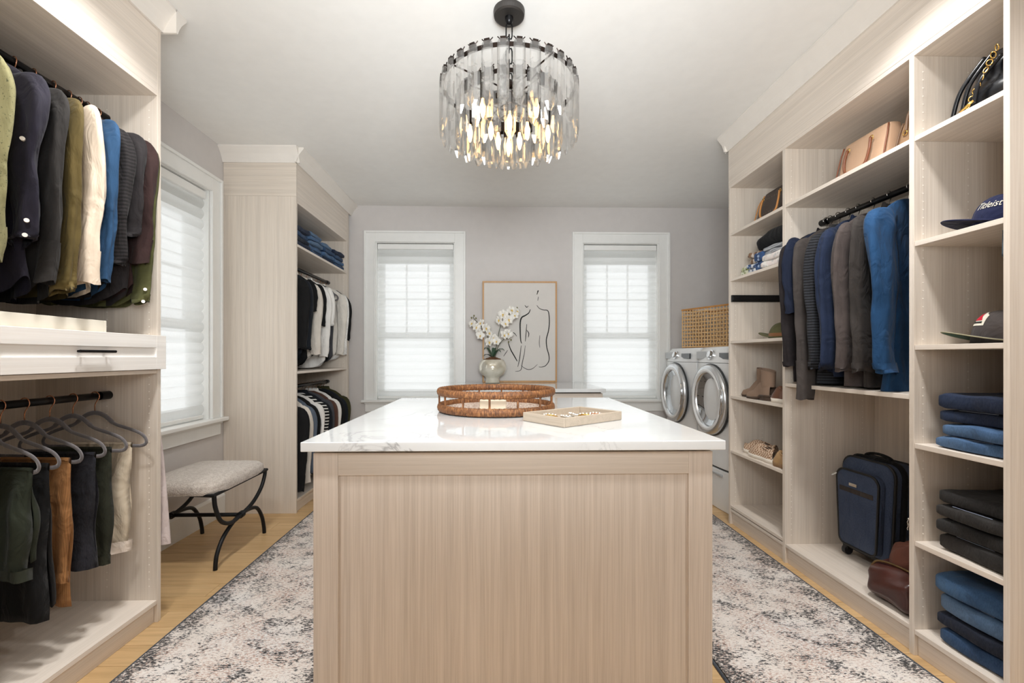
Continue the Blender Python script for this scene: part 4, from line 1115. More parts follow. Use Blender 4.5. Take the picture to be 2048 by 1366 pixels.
for u, v in FL:
    p = pxo(u, v, rf_.uniform(-.07, -.01))
    f = bpy.data.objects.new('flower', CEN); link(f, ov); f.matrix_parent_inverse = Matrix.Translation(-Vector(ov.location))
    f.location = p; f.rotation_euler = (rf_.uniform(-.35, .25), rf_.uniform(-.5, .5), rf_.uniform(-.9, .9)); s = rf_.uniform(.85, 1.1); f.scale = (s, s, s)
    for pmesh in PETM:
        o = bpy.data.objects.new('petal', pmesh); link(o, f)
BUD = mesh(MB().lathe([(0, -.011), (.006, -.006), (.008, 0), (.005, .008), (0, .012)], 8), 'bud', plain('orchid_bud', '#6f6d3f', .5), True)
for u, v in ((943, 636), (948, 632), (952, 637), (1034, 616), (1037, 622), (1022, 680), (1017, 684), (1014, 676)):
    b = bpy.data.objects.new('bud', BUD); link(b, ov); b.matrix_parent_inverse = Matrix.Translation(-Vector(ov.location)); b.location = pxo(u, v)
# ------------------------------------------------------------------ folded jeans
def folded(name, label, cat, group, x0, x1, y0, y1, z0, h, mat, seed=0, front=-1, folds=2, rough=.004, stitch=None):
    """folded garment: soft slab lying on z0; its folded edge looks towards front (-1: -x side, 1: +x side)"""
    rg = random.Random(seed * 13 + 5); ph = [rg.uniform(0, 6.28) for _ in range(8)]
    t = thing(name, label, cat, ((x0 + x1) / 2, (y0 + y1) / 2, z0), rg.uniform(-.03, .03), group)
    hx, hy = (x1 - x0) / 2, (y1 - y0) / 2
    for q in range(folds):
        za, zb = h * q / folds, h * (q + 1) / folds; hh = (zb - za) / 2; zc = (za + zb) / 2
        ins = rg.uniform(0, .010); sk = rg.uniform(-.006, .006)
        def fn(s, v):
            # loop over the cross-section in x-z, v runs along y
            th = 2 * pi * s; c, sn = cos(th), sin(th)
            ex = .22
            cx = (abs(c) ** ex) * (1 if c >= 0 else -1); cz = (abs(sn) ** .30) * (1 if sn >= 0 else -1)
            e = 1 - abs(2 * v - 1) ** 24
            k = .80 + .20 * max(e, 0) ** .6
            y = hy * (2 * v - 1) * (1 - ins * .6) + .004 * sin(cx * 4 + ph[0] + q)
            x = hx * cx * (1 - ins) + sk + .006 * sin(y * 19 + ph[1] + q * 2) * (1 if c > 0 else 1)
            z = zc + hh * cz * k + (rough * sin(x * 17 + ph[2]) * sin(y * 15 + ph[3] + q) + rough * .6 * sin(y * 41 + ph[4])) * smoothstep(0, h * .5, zc + hh * cz)
            return (x, y, max(z, .0006))
        o = obj('fold_layer', mesh(MB().grid(fn, 36, 18, closeu=True, capu=True), 'fold_layer', mat, True), None, t, local=True)
        if stitch and q == folds - 1:
            fx = front * (hx * (1 - ins) - .012) + sk
            obj('stitching', mesh(MB().tube([(fx, -hy * .55 + hy * 1.1 * i / 10, h + .0005) for i in range(11)], .0009, 5), 'stitching', stitch), None, o, local=True)
    return t
STI = plain('denim_stitch', '#8f9bb0', .8)
DN = {k: cloth('denim_' + k, a, b, 'denim') for k, (a, b) in dict(dark=('#172136', '#243450'), mid=('#233a58', '#3a587b'), light=('#3a5576', '#5a7799'), pale=('#475f7b', '#6f88a3'), ink=('#131927', '#1e2638'), black=('#262423', '#34312f'), black2=('#1f1e1e', '#2c2a29'), worn=('#2b4767', '#5a7c9e')).items()}
GJ = 'folded jeans on the right closet shelves'
def stack(z, items, labs, x0=1.668, x1=2.06, y0=1.425, y1=1.655):
    for i, ((m, h, dx, dy), lab) in enumerate(zip(items, labs)):
        folded('folded_jeans', lab, 'jeans', GJ, x0 + dx, x1, max(y0, 1.4215), y1 + dy, z, h, DN[m], seed=int(z * 100) + i, folds=1, stitch=STI if i % 2 == 0 else None)
        z += h + .0012
stack(.8375, [('light', .045, .0, .015), ('light', .050, .005, -.010), ('dark', .047, .010, .0), ('dark', .060, .006, -.012)],
      ['faded light blue jeans at the bottom of the upper blue stack', 'light blue jeans second from the bottom of the upper blue stack', 'dark blue jeans second from the top of the upper blue stack', 'dark blue jeans on top of the upper blue stack'])
stack(.4525, [('black', .066, .006, .0), ('black2', .056, .0, .006), ('black', .050, .004, .010), ('black2', .052, .012, -.004)],
      ['charcoal jeans at the bottom of the black stack', 'black jeans second from the bottom of the black stack', 'charcoal jeans second from the top of the black stack', 'black jeans on top of the black stack'])
stack(.1035, [('mid', .062, .012, -.004), ('ink', .055, .0, .018), ('pale', .070, .010, .0), ('worn', .075, .004, .006)],
      ['blue jeans at the bottom of the lowest stack', 'navy ink jeans second from the bottom of the lowest stack', 'pale washed jeans second from the top of the lowest stack', 'worn blue jeans on top of the lowest stack'])
GK = 'folded jeans on the back closet shelf'
cols = [['dark', 'ink', 'mid', 'dark'], ['mid', 'light', 'pale', 'light', 'pale'], ['dark', 'light', 'mid', 'pale'], ['mid', 'light', 'mid', 'dark']]
where = ['nearest the side panel', 'second from the side panel', 'third from the side panel', 'at the far end']
pos = ['bottom', 'second', 'third', 'fourth', 'fifth']
for c, ms in enumerate(cols):
    z = 2.0325; ya = 3.44 + c * .275; yb = ya + .245
    for i, mname in enumerate(ms):
        h = .040 if c != 1 else .036
        folded('folded_jeans', '%s blue jeans, %s from below in the back shelf stack %s' % ({'dark': 'dark', 'ink': 'ink', 'mid': 'mid', 'light': 'light', 'pale': 'pale'}[mname], pos[i] if i else 'lowest', where[c]), 'jeans', GK, -1.93, XL - .012 - .006 * ((i * 7 + c) % 3), ya, yb - .008 * (i % 2), z, h, DN[mname], seed=200 + c * 9 + i, front=1, folds=1)
        z += h + .0012

# ------------------------------------------------------------------ suitcase
sc_ = thing('suitcase', 'navy fabric carry on suitcase standing in the right closet', 'suitcase', (1.972, 2.262, .1105), 0)
FN = Vector((-.999, -.05, 0)); FT = Vector((.05, -.999, 0))      # front normal, along the front to the viewer's side
ang = atan2(FT.y, FT.x)
sc_.rotation_euler = (0, 0, ang)                                   # local x along the front, local y = -normal (back), z up
NAVY = cloth('suitcase_navy', '#374258', '#4b566c', 'denim', var=.15)
BLK = cloth('suitcase_black', '#0c0c0e', kind='weave')
PIPE = plain('piping_black', '#0a0a0b', .5)
def rbox(hx, hy, z0, z1, r, depth_round=.02, ny=0):
    """rounded-corner slab in x-z, thickness 2*hy along y"""
    pts = []
    for cx, cz, a0 in ((hx - r, z1 - r, 0), (-hx + r, z1 - r, 90), (-hx + r, z0 + r * .7, 180), (hx - r, z0 + r * .7, 270)):
        rr = r if cz > (z0 + z1) / 2 else r * .7
        for q in range(7):
            a = radians(a0 + 15 * q); pts.append((cx + rr * cos(a), cz + rr * sin(a)))
    zc = (z0 + z1) / 2; vs = []; n = len(pts)
    rows = [(-hy, 1 - depth_round / hx), (-hy + depth_round * .4, 1 - depth_round * .3 / hx), (-hy + depth_round, 1), (hy - depth_round, 1), (hy - depth_round * .4, 1 - depth_round * .3 / hx), (hy, 1 - depth_round / hx)]
    for yy, k in rows:
        for x, z in pts: vs.append((x * k, yy, zc + (z - zc) * (1 - (1 - k) * .7)))
    fs = [(j * n + i, j * n + (i + 1) % n, (j + 1) * n + (i + 1) % n, (j + 1) * n + i) for j in range(len(rows) - 1) for i in range(n)] + [tuple(range(n)), tuple(range((len(rows) - 1) * n, len(rows) * n))[::-1]]
    return MB().add(vs, fs), pts
b0, loop = rbox(.150, .078, .055, .535, .06, .018)
obj('shell', mesh(b0, 'shell', NAVY, True), None, sc_, local=True)
def outline(hx, z0, z1, r, y, rad, mat, name):
    _, pts = rbox(hx, .02, z0, z1, r)
    return obj(name, mesh(MB().tube([(x, y, z) for x, z in pts], rad, 6, closed=True), name, mat, True), None, sc_, local=True)
outline(.151, .055, .535, .06, -.058, .0075, PIPE, 'edge_piping'); outline(.151, .055, .535, .06, .058, .0075, PIPE, 'edge_piping')
outline(.152, .054, .536, .06, -.012, .014, BLK, 'zip_band')
pk, _ = rbox(.132, .022, .072, .475, .05, .012)
pk.xf(Matrix.Translation((-.012, -.090, 0)))
fp = obj('front_pocket', mesh(pk, 'front_pocket', NAVY, True), None, sc_, local=True)
_, pp = rbox(.126, .02, .075, .472, .05)
obj('pocket_zip', mesh(MB().tube([(x - .012, -.1095, z) for x, z in pp], .006, 6, closed=True), 'pocket_zip', PIPE, True), None, fp, local=True)
obj('zip_flap', mesh(MB().box(-.118, .085, -.1145, -.110, .355, .380), 'zip_flap', cloth('flap_brown', '#3a3431')), None, fp, local=True, bevel=.008)
obj('name_plate', mesh(MB().box(-.055, -.008, -.1165, -.1115, .392, .408), 'name_plate', SILVER), None, fp, local=True, bevel=.0015)
obj('zip_pull', mesh(MB().tube([(-.136, -.112, .440), (-.160, -.120, .422)], .005, 6), 'zip_pull', SILVER), None, fp, local=True)
obj('side_zip_pull', mesh(MB().tube([(.169 + .004 * sin(q * 2.1), -.012, .30 - q * .010) for q in range(7)], .0065, 6), 'side_zip_pull', SILVER, True), None, sc_, local=True)
obj('top_handle', mesh(MB().tube(catmull([(-.075, .0, .533), (-.060, 0, .556), (0, 0, .566), (.060, 0, .556), (.075, 0, .533)], 6), .012, 8, flat=((0, 0, 1), .6)), 'top_handle', BLK, True), None, sc_, local=True)
obj('base_guard', mesh(MB().box(-.13, .13, -.07, .07, .040, .062), 'base_guard', PIPE), None, sc_, local=True, bevel=.006)
for wx in (-.125, .125):
    for wy in (-.062, .062):
        w = obj('caster', mesh(MB().box(wx - .016, wx + .016, wy - .014, wy + .014, .030, .060), 'caster', PIPE), None, sc_, local=True, bevel=.004)
        obj('wheel', mesh(MB().tube([(wx - .011, wy, .0245), (wx + .011, wy, .0245)], .024, 20), 'wheel', plain('wheel_grey', '#26262a', .5)), None, w, local=True)

# ------------------------------------------------------------------ brown leather holdall
def leather(name, c, rough=.32, var=.3):
    if name in MATS: return MATS[name]
    n = N(name); C = lin(c); f = n.noise(7, 4, n.coord()); n.color(n.ramp(f, [(.3, tuple(v * (1 - var) for v in C)), (.7, tuple(min(1, v * (1 + var)) for v in C))]))
    n.set(Roughness=rough); g = n.noise(160, 3, n.coord()); n.bump(g, .12, .002); MATS[name] = n.m; return n.m
LB = leather('brown_leather', '#452520', .28); SU = leather('brown_suede', '#572f20', .9)
hd = thing('holdall', 'dark brown leather holdall lying in front of the suitcase', 'bag', (1.80, 1.86, .1105))
def hold(s, v):
    th = 2 * pi * s; c, sn = cos(th), sin(th)
    cx = (abs(c) ** .45) * (1 if c >= 0 else -1); cz = (abs(sn) ** .5) * (1 if sn >= 0 else -1)
    e = max(0.0, 1 - abs(2 * v - 1) ** 8) ** .5
    y = 1.880 + .105 * (2 * v - 1)
    z = .1112 + .080 + .080 * cz * (.62 + .38 * e) * (1 + .22 * smoothstep(1.72, 1.85, 1.805 + .15 * cx) * max(sn, 0)) + .006 * sin(y * 43 + cx * 5) * (sn > .2)
    return (1.812 + .150 * cx * (.80 + .20 * e) * (1 - .10 * max(sn, 0)) + .006 * sin(z * 60 + y * 30), y, max(z, .1112))
obj('bag_body', MB().grid(hold, 44, 30, closeu=True, capu=True), LB, hd, smooth=True)
def lump(s, v):
    th = 2 * pi * s; r = .110 * sin(pi * (v * .5)) ** .7
    return (1.815 + r * .85 * cos(th) + .008 * sin(3 * th), 1.905 + r * .70 * sin(th), .258 + .105 * cos(pi * v * .5) ** .8 + .010 * sin(5 * th + 8 * v) * sin(pi * v))
obj('slouched_top', MB().grid(lump, 30, 14, closeu=True), SU, hd, smooth=True)
obj('zipper', MB().tube(catmull([(1.690, 1.978, .235), (1.702, 1.966, .264), (1.715, 1.93, .275), (1.722, 1.88, .279), (1.727, 1.83, .279), (1.732, 1.79, .274)], 5), .005, 6), plain('brass_zip', '#8a7350', .3, .9), hd, smooth=True)

# ------------------------------------------------------------------ handbags
def handbag(label, loc, rot, w, d, h, mat, hm, group, top=.72, hh=.09, round_=.25, metal=GOLD, down=False, straps=True, zip_=True):
    """structured bag; local x along its width, y depth, z up"""
    t = thing('handbag', label, 'handbag', loc, rot, group)
    def fn(s, v):
        th = 2 * pi * s; c, sn = cos(th), sin(th)
        k = 1 - (1 - top) * v ** 1.3; kd = 1 - .55 * v ** 1.2
        r = 1 - round_ * smoothstep(.72, 1, v) * .35
        return (w / 2 * (abs(c) ** .35) * (1 if c >= 0 else -1) * (1 - (1 - top) * .35 * v) * r, d / 2 * (abs(sn) ** .35) * (1 if sn >= 0 else -1) * kd, .001 + h * v)
    obj('bag_body', mesh(MB().grid(fn, 40, 16, closeu=True, capu=True), 'bag_body', mat, True), None, t, local=True)
    if zip_: obj('top_edge', mesh(MB().tube([(w * .40 * (q / 8 * 2 - 1) * (1 - (1 - top) * .3), 0, h + .002) for q in range(9)], .006, 6), 'top_edge', hm, True), None, t, local=True)
    for sx in (-1, 1):
        obj('side_piping', mesh(MB().tube([(sx * w / 2 * (1 - (1 - top) * .35 * v) * (1 - round_ * smoothstep(.72, 1, v) * .35) * .99, -d / 2 * (1 - .55 * v ** 1.2) * .93, .004 + (h - .008) * v) for v in [q / 10 for q in range(11)]], .0038, 6), 'side_piping', hm, True), None, t, local=True)
    if straps:
        for sy in (-1, 1):
            ws = w * .24
            zz = h * .62
            yy = sy * d / 2 * .74
            if down:
                pts = [(x_, yy + sy * y_, zz + z_) for x_, y_, z_ in ((-ws, .008, .03), (-ws - .005, .020, -.03), (-ws + .012, .028, -.085), (0, .03, -.10), (ws - .012, .028, -.085), (ws + .005, .020, -.03), (ws, .008, .03))]
            else:
                pts = [(-ws, yy, zz), (-ws, yy * .8, h + hh * .25), (-ws * .6, yy * .6, h + hh * .85), (0, yy * .55, h + hh), (ws * .6, yy * .6, h + hh * .85), (ws, yy * .8, h + hh * .25), (ws, yy, zz)]
            st = obj('handle', mesh(MB().tube(catmull(pts, 6), .0062, 8), 'handle', hm, True), None, t, local=True)
            for sx in (-1, 1):
                obj('ring', mesh(MB().tube([(sx * ws + .010 * cos(2 * pi * q / 14), yy - .004 * (1 if sy < 0 else -1), zz + (.03 if down else 0) + .010 * sin(2 * pi * q / 14)) for q in range(14)], .0022, 6, closed=True), 'ring', metal, True), None, st, local=True)
    return t
GH = 'handbags on the top shelves of the right closet'
BEI = leather('beige_leather', '#c4a184', .45, .06); TANH = leather('tan_trim', '#7d4a30', .4, .15); TAU = leather('taupe_leather', '#a98868', .5, .08)
handbag('beige structured handbag with brown straps on the top shelf', (1.80, 2.105, 2.0485), -pi / 2, .285, .15, .190, BEI, TANH, GH, top=.86, down=True, round_=.1)
handbag('taupe handbag behind the beige one on the top shelf', (1.83, 1.860, 2.0485), -pi / 2, .175, .14, .165, TAU, leather('taupe_trim', '#7b5f49', .5, .1), GH, top=.9, hh=.05, round_=.2)
def monogram():
    n = N('monogram_canvas'); v = n.new('ShaderNodeTexVoronoi'); v.inputs['Scale'].default_value = 42; v.inputs['Randomness'].default_value = .25; n.link(n.coord(), v.inputs['Vector'])
    n.color(n.mix(n.ramp(v.outputs[0], [(.18, (.7, .7, .7)), (.28, (0, 0, 0))]), lin('#3a2e29'), lin('#6b5a48'))); n.set(Roughness=.45); return n.m
handbag('dark brown patterned handbag with honey tan handles on the top shelf', (1.79, 2.775, 2.0485), -pi / 2, .36, .15, .185, monogram(), leather('honey_trim', '#c8894a', .4, .1), GH, top=.62, hh=.075, round_=.7, down=True)
# black quilted bag leaning on its side with a gold chain
QB = leather('black_leather', '#131418', .25, .3)
qb = thing('handbag', 'black leather handbag with a gold chain on the top shelf of the nearest bay', 'handbag', (1.79, 1.545, 2.0485), -pi / 2 + .10, GH)
def qf(s, v):
    th = 2 * pi * s; c, sn = cos(th), sin(th)
    w = .108 * (1 - .62 * v ** 1.6); dd = .075 * (1 - .5 * v)
    return (w * (abs(c) ** .6) * (1 if c >= 0 else -1) + .018 * v, dd * (abs(sn) ** .6) * (1 if sn >= 0 else -1) + .006 * sin(14 * v), .001 + .205 * v)
obj('bag_body', mesh(MB().grid(qf, 30, 16, closeu=True, capu=True), 'bag_body', QB, True), None, qb, local=True)
for k_, (p0, p1) in enumerate((((-.09, -.085, .012), (-.005, -.060, .19)), ((-.055, -.088, .02), (.020, -.062, .19)), ((-.015, -.092, .03), (.045, -.060, .17)))):
    obj('strap', mesh(MB().tube(catmull([p0, Vector(p0).lerp(Vector(p1), .5) + Vector((-.012, -.014, 0)), p1], 8), .007, 8), 'strap', QB, True), None, qb, local=True)
obj('gold_bar', mesh(MB().tube([(-.055, -.098, .020), (-.010, -.100, .038)], .0045, 8), 'gold_bar', GOLD, True), None, qb, local=True)
for q in range(9):
    p = Vector((-.03, -.09, .03)).lerp(Vector((.045, -.075, .19)), q / 8); a = q * 1.3
    obj('chain_link', mesh(MB().tube([(p.x + .007 * cos(2 * pi * k / 10), p.y - .006 + .004 * sin(2 * pi * k / 10 + a), p.z + .010 * sin(2 * pi * k / 10)) for k in range(10)], .0020, 5, closed=True), 'chain_link', GOLD, True), None, qb, local=True)

# ------------------------------------------------------------------ caps
def cap(label, loc, rot, mat, under, group, h=.115, rr=.088, brim=.075, hatm=None):
    """baseball cap; local +x is where the brim points"""
    t = thing('cap', label, 'cap', loc, rot, group)
    def crown(s, v):
        th = 2 * pi * s; a = v * pi / 2
        front = .5 + .5 * cos(th)
        r = cos(a) ** .62 if v < 1 else 0
        return (rr * 1.10 * r * cos(th) - .004 * v, rr * r * sin(th), .004 + h * (.90 + .10 * front) * sin(a) ** .95)
    obj('crown', mesh(MB().grid(crown, 36, 12, closeu=True), 'crown', mat, True), None, t, local=True)
    obj('button', mesh(MB().lathe([(.010, 0), (.008, .005), (0, .007)], 10, (-.004, 0, .002 + h * .95)), 'button', mat, True), None, t, local=True)
    def br(s, v, dz=0):
        th = (s - .5) * pi * .92; rad = rr * (1.02 + (brim / rr) * v * cos(th * .92) ** .75)
        x = rad * 1.06 * cos(th) + .0; y = rr * 1.02 * sin(th) * (1 + .10 * v)
        return (x, y, .007 + (.020 + .018 * v) * max(0, 1 - (abs(y) / (rr * 1.12)) ** 2) + dz)
    obj('brim', mesh(MB().grid(lambda s, v: br(s, v, .0015), 24, 8), 'brim', mat, True), None, t, local=True)
    obj('brim_underside', mesh(MB().grid(lambda s, v: br(s, v, -.0015), 24, 8), 'brim_underside', under, True), None, t, local=True)
    obj('brim_edge', mesh(MB().tube([br(q / 24, 1) for q in range(25)], .0022, 5), 'brim_edge', hatm or mat, True), None, t, local=True)
    return t, crown
GC = 'caps on the right closet shelves'
c1, cf1 = cap('navy cap with white script lettering on the shelf of the nearest bay', (1.800, 1.530, 1.6335), atan2(.53, -.85), cloth('cap_navy', '#1a2040'), cloth('cap_navy_under', '#10142a'), GC)
c2, cf2 = cap('dark grey cap with a red triangle patch and a green brim underside', (1.800, 1.530, 1.2255), atan2(.53, -.85), cloth('cap_grey', '#494341'), cloth('cap_green', '#15412c'), GC, hatm=cloth('cap_edge', '#8f8a72'))
c3, cf3 = cap('olive cap with a tan band on the shelf under the belt rack', (1.795, 2.735, 1.2905), pi / 2 + .35, cloth('cap_olive', '#5c5a3c'), cloth('cap_olive_under', '#3e3b28'), GC, h=.10)
obj('band', mesh(MB().grid(lambda s, v: (lambda p: (p[0] * 1.012, p[1] * 1.012, p[2]))(cf3(s, .06 + .14 * v)), 36, 2, closeu=True), 'band', leather('hat_band', '#8a5a34', .5, .1), True), None, c3, local=True)
# patch on the grey cap: pale diamond with a red triangle and a dark line, lying on the crown's front
def patch(poly, off, mat, name, cp, cf):
    """polygon in (angle, height) of the crown's front, lifted off the cloth by off"""
    pts = []
    for k in range(len(poly)):
        a, b = poly[k], poly[(k + 1) % len(poly)]
        for q in range(6): pts.append((a[0] + (b[0] - a[0]) * q / 6, a[1] + (b[1] - a[1]) * q / 6))
    cx = sum(p[0] for p in pts) / len(pts); cz = sum(p[1] for p in pts) / len(pts)
    def P(a, z):
        p = Vector(cf((a / (2 * pi)) % 1.0, z)); return p + Vector((p.x, p.y, p.z * .3)).normalized() * off
    m = MB(); rows = 5; n = len(pts)
    vs = [P(cx + (a - cx) * r / rows, cz + (z - cz) * r / rows) for r in range(1, rows + 1) for a, z in pts] + [P(cx, cz)]
    fs = [(r * n + i, r * n + (i + 1) % n, (r + 1) * n + (i + 1) % n, (r + 1) * n + i) for r in range(rows - 1) for i in range(n)] + [(len(vs) - 1, i, (i + 1) % n) for i in range(n)]
    obj(name, mesh(m.add(vs, fs), name, mat, True), None, cp, local=True)
PW = cloth('patch_white', '#dcd6c6', var=.04); PR = cloth('patch_red', '#b3182f', var=.06); PK = cloth('patch_black', '#20201f')
patch([(-.52, .62), (-.52, .34), (.52, .34), (.52, .62), (.0, .80)], .0015, PW, 'patch', c2, cf2)
patch([(.0, .75), (-.38, .47), (.38, .47)], .0028, PR, 'patch_triangle', c2, cf2)
patch([(-.42, .44), (-.42, .40), (.42, .40), (.42, .44)], .0028, PK, 'patch_line', c2, cf2)
# white script lettering wrapped on the navy cap's front
fc = bpy.data.curves.new('cap_lettering', 'FONT'); fc.body = 'Titleist'; fc.size = 1.0; fc.shear = .35; fc.align_x = 'CENTER'; fc.resolution_u = 3
fo_ = bpy.data.objects.new('tmp_text', fc); link(fo_)
dg = bpy.context.evaluated_depsgraph_get(); tm = bpy.data.meshes.new_from_object(fo_.evaluated_get(dg))
bpy.data.objects.remove(fo_, do_unlink=True)
bm = bmesh.new(); bm.from_mesh(tm); bmesh.ops.subdivide_edges(bm, edges=bm.edges, cuts=1); 
xs = [v.co.x for v in bm.verts]; xm = max(abs(min(xs)), max(xs))
for v in bm.verts:
    a = (v.co.x / xm + 1) * .50 + .12; z = .36 + v.co.y * .24
    p = Vector(cf1((a / (2 * pi)) % 1.0, min(.8, z))); v.co = p + Vector((p.x, p.y, p.z * .3)).normalized() * .0018
bm.to_mesh(tm); bm.free(); tm.materials.clear(); tm.materials.append(PW); tm.name = 'cap_lettering'
obj('lettering', tm, None, c1, local=True)
# small slate pouch hanging under the cap shelf
pu = thing('pouch', 'small slate blue pouch hanging under the navy cap shelf', 'pouch', (1.70, 1.437, 1.585))
obj('pouch_body', mesh(MB().grid(lambda s, v: (.030 * cos(2 * pi * s), .012 * sin(2 * pi * s) * (.6 + .6 * v), .012 - .085 * v), 20, 8, closeu=True, capu=True), 'pouch_body', cloth('slate_pouch', '#4b5861'), True), None, pu, local=True)
obj('loop', mesh(MB().tube([(0, 0, .010), (.002, 0, .0285)], .003, 6), 'loop', BLK), None, pu, local=True)

# ------------------------------------------------------------------ shoes
def shoe(name, label, loc, rot, mat, sole, group, ln=.27, w=.092, kind='sneaker', lining=None):
    """local +x is the toe; origin at the heel on the shelf"""
    t = thing(name, label, 'shoes', loc, rot, group)
    def half(u):                                                  # half width of the sole outline, u 0 heel .. 1 toe
        return w / 2 * (.62 + .20 * smoothstep(0, .16, u) - .10 * sin(pi * min(1, max(0, (u - .18) / .35))) * .5 + .22 * smoothstep(.35, .68, u)) * (1 - smoothstep(.78, 1.0, u) ** 2 * .72) * (smoothstep(-.08, .07, u) ** .5)
    sh = .026 if kind == 'sneaker' else .014
    heel = .0 if kind == 'sneaker' else .022
    def out(u0, u1, n): return [u0 + (u1 - u0) * (1 - cos(pi * q / n)) / 2 for q in range(n + 1)]
    us = out(0, 1, 18)
    def ring(z, k): return [(ln * u, half(u) * k, z(u)) for u in us] + [(ln * u, -half(u) * k, z(u)) for u in reversed(us)]
    lift = lambda u: heel * (1 - smoothstep(.30, .46, u)) + .008 * smoothstep(.8, 1, u)
    base = ring(lambda u: .0005 + (lift(u) if kind != 'sneaker' else .006 * smoothstep(.8, 1, u)), .96); top = ring(lambda u: lift(u) * (1 if kind != 'sneaker' else .8) + sh, 1.05)
    n = len(base)
    obj('sole', mesh(MB().add(base + top, [(i, (i + 1) % n, n + (i + 1) % n, n + i) for i in range(n)] + [tuple(range(n))[::-1], tuple(range(n, 2 * n))]), 'sole', sole, True), None, t, local=True)
    if heel: obj('heel', mesh(MB().prism([(ln * u, half(u) * .9) for u in us if u < .33] + [(ln * u, -half(u) * .9) for u in reversed([q for q in us if q < .33])], 'z', .0005, heel + .004), 'heel', sole), None, t, local=True)
    hmax = .078 if kind == 'sneaker' else .085
    def htop(u):
        if kind == 'boot': return .045 + .060 * (1 - smoothstep(.42, .72, u)) - .022 * smoothstep(.75, 1, u)
        return .058 + .020 * sin(pi * min(1, max(0, (u - .30) / .5))) - .030 * smoothstep(.62, 1, u) + .012 * (1 - smoothstep(0, .2, u))
    def upper(s, v):
        u = us[int(round(v * 18))]; th = pi * s
        z0 = lift(u) * (1 if kind != 'sneaker' else .8) + sh * .9
        return (ln * u * .985 + .002, half(u) * 1.0 * cos(th) * (1 - .18 * sin(th)), z0 + (htop(u)) * (abs(sin(th)) ** .75))
    obj('upper', mesh(MB().grid(upper, 14, 18), 'upper', mat, True), None, t, local=True)
    if kind == 'sneaker':
        zc = .8 * lift(.28) + sh * .9 + htop(.28) - .004
        obj('opening', mesh(MB().add([(ln * (.30 + .20 * cos(2 * pi * q / 20)), half(.3) * .62 * sin(2 * pi * q / 20), zc + .010 * cos(2 * pi * q / 20) + .006) for q in range(20)], [tuple(range(20))]), 'opening', lining or plain('shoe_lining', '#4a382d', .9)), None, t, local=True)
        obj('collar', mesh(MB().tube([(ln * (.30 + .21 * cos(2 * pi * q / 20)), half(.3) * .66 * sin(2 * pi * q / 20), zc + .010 * cos(2 * pi * q / 20) + .004) for q in range(20)], .005, 6, closed=True), 'collar', mat, True), None, t, local=True)
    if kind == 'boot':
        def shaft(s, v):
            th = 2 * pi * s; return (ln * .20 + ln * .21 * cos(th) * (1 + .05 * v) - .004 * v, w * .37 * sin(th) * (1 + .05 * v), heel + sh + .05 + .105 * v + (.012 * cos(th)) * (v > .9))
        obj('shaft', mesh(MB().grid(shaft, 24, 8, closeu=True), 'shaft', mat, True), None, t, local=True)
    return t
GS = 'shoes on the right closet shelves'
SUE = leather('taupe_suede', '#8b7361', .9, .12); DSOLE = plain('dark_sole', '#4b3a2e', .6); WSOLE = plain('white_sole', '#e6ddd0', .5)
def woven():
    n = N('woven_beige'); v = n.new('ShaderNodeTexChecker'); v.inputs['Scale'].default_value = 95; n.link(n.coord(), v.inputs[0])
    n.color(n.mix(v.outputs[1], lin('#9a7558'), lin('#dcc5ad'))); n.set(Roughness=.7); n.bump(v.outputs[1], .5, .004); return n.m
WOV = woven()
shoe('ankle_boot', 'taupe suede ankle boot at the back of its pair', (1.772, 2.868, .9045), pi / 2 + .14, SUE, DSOLE, GS, ln=.236, kind='boot')
shoe('ankle_boot', 'taupe suede ankle boot in front of its pair', (1.703, 2.715, .9045), pi / 2 + .0, SUE, DSOLE, GS, ln=.255, kind='boot')
LOA = leather('loafer_brown', '#6b4632', .4, .2)
shoe('loafer', 'brown loafer with a white edged sole next to the taupe boots', (1.700, 2.560, .9045), pi / 2 + .06, LOA, WSOLE, GS, ln=.125, w=.075)
shoe('slip_on_sneaker', 'woven beige slip on sneaker at the back of its pair', (1.782, 2.805, .5225), pi / 2 + .18, WOV, WSOLE, GS, ln=.275)
shoe('slip_on_sneaker', 'woven beige slip on sneaker in front of its pair', (1.704, 2.690, .5225), pi / 2 - .02, WOV, WSOLE, GS, ln=.265)
shoe('flat_shoe', 'tan flat shoe near the closet edge below the boots', (1.693, 2.560, .5225), pi / 2 - .05, leather('tan_flat', '#b08d62', .5, .1), plain('tan_sole', '#8a6b48', .6), GS, ln=.115, w=.065)

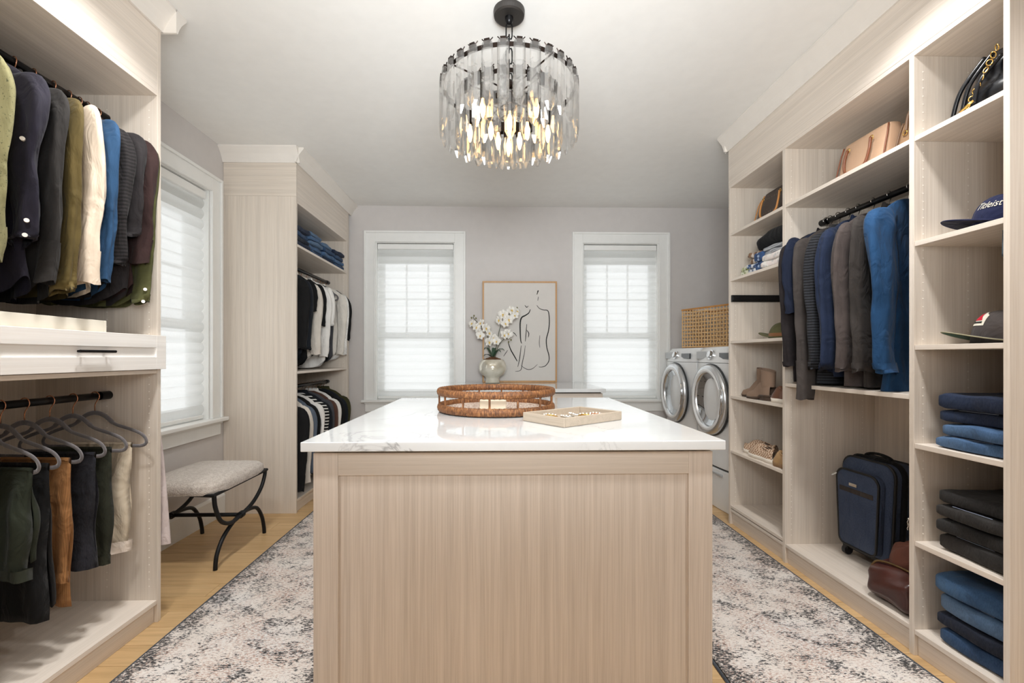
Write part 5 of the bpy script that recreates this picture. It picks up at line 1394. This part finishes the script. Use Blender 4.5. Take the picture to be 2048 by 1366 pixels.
# ------------------------------------------------------------------ folded scarves and tees under the patterned bag
GF = 'folded scarves on the second shelf of the right closet'
def pat(name, a, b, c):
    if name in MATS: return MATS[name]
    n = N(name); v = n.new('ShaderNodeTexVoronoi'); v.inputs['Scale'].default_value = 38; n.link(n.coord(), v.inputs['Vector'])
    n.color(n.mix(n.ramp(v.outputs[0], [(.25, (1, 1, 1)), (.4, (0, 0, 0))]), n.ramp(n.noise(20, 2, n.coord()), [(.45, lin(a)), (.55, lin(b))]), lin(c))); n.set(Roughness=.85); MATS[name] = n.m; return n.m
folded('folded_scarf', 'green patterned folded scarf at the far end of the second shelf', 'scarf', GF, 1.672, 1.86, 2.935, 3.025, 1.7275, .062, pat('scarf_green', '#b9c090', '#dcdcc8', '#7d8a58'), seed=301)
folded('folded_scarf', 'blue and white folded scarf beside the green one', 'scarf', GF, 1.664, 1.86, 2.845, 2.930, 1.7275, .058, pat('scarf_blue', '#3c5a86', '#d5d8dc', '#27406a'), seed=302)
folded('folded_scarf', 'brown and cream patterned folded scarf on the blue one', 'scarf', GF, 1.690, 1.86, 2.835, 2.960, 1.7915, .075, pat('scarf_brown', '#d9cfc4', '#8a6b52', '#5d4433'), seed=303)
folded('folded_scarf', 'navy folded scarf in the middle of the second shelf', 'scarf', GF, 1.664, 1.86, 2.765, 2.838, 1.7275, .120, pat('scarf_navy', '#26385c', '#33507c', '#9fb0c8'), seed=304)
folded('folded_shirt', 'white folded shirt under the grey one on the second shelf', 'shirt', GF, 1.662, 1.88, 2.555, 2.758, 1.7275, .080, pat('tee_white', '#ece8e3', '#e4d9d4', '#c9c6c4'), seed=305)
folded('folded_shirt', 'grey striped folded shirt under the black roll', 'shirt', GF, 1.672, 1.88, 2.560, 2.765, 1.8085, .050, cloth('tee_grey', '#8d8f94', '#b9bbbe', 'knit'), seed=306)
bl = thing('rolled_sweater', 'black rolled sweater on top of the folded shirts', 'sweater', (1.76, 2.70, 1.86))
def roll(s, v):
    th = 2 * pi * s; e = (1 - abs(2 * v - 1) ** 8); r = .058 * (.55 + .45 * e ** .5) * (1 + .05 * sin(5 * th + 7 * v))
    return (1.745 + r * 1.15 * cos(th), 2.560 + .315 * v, 1.921 - .018 * smoothstep(.6, 1, v) + r * sin(th) * .95)
obj('roll', MB().grid(roll, 24, 20, closeu=True, capu=True), cloth('black_sweater', '#121214'), bl, smooth=True)
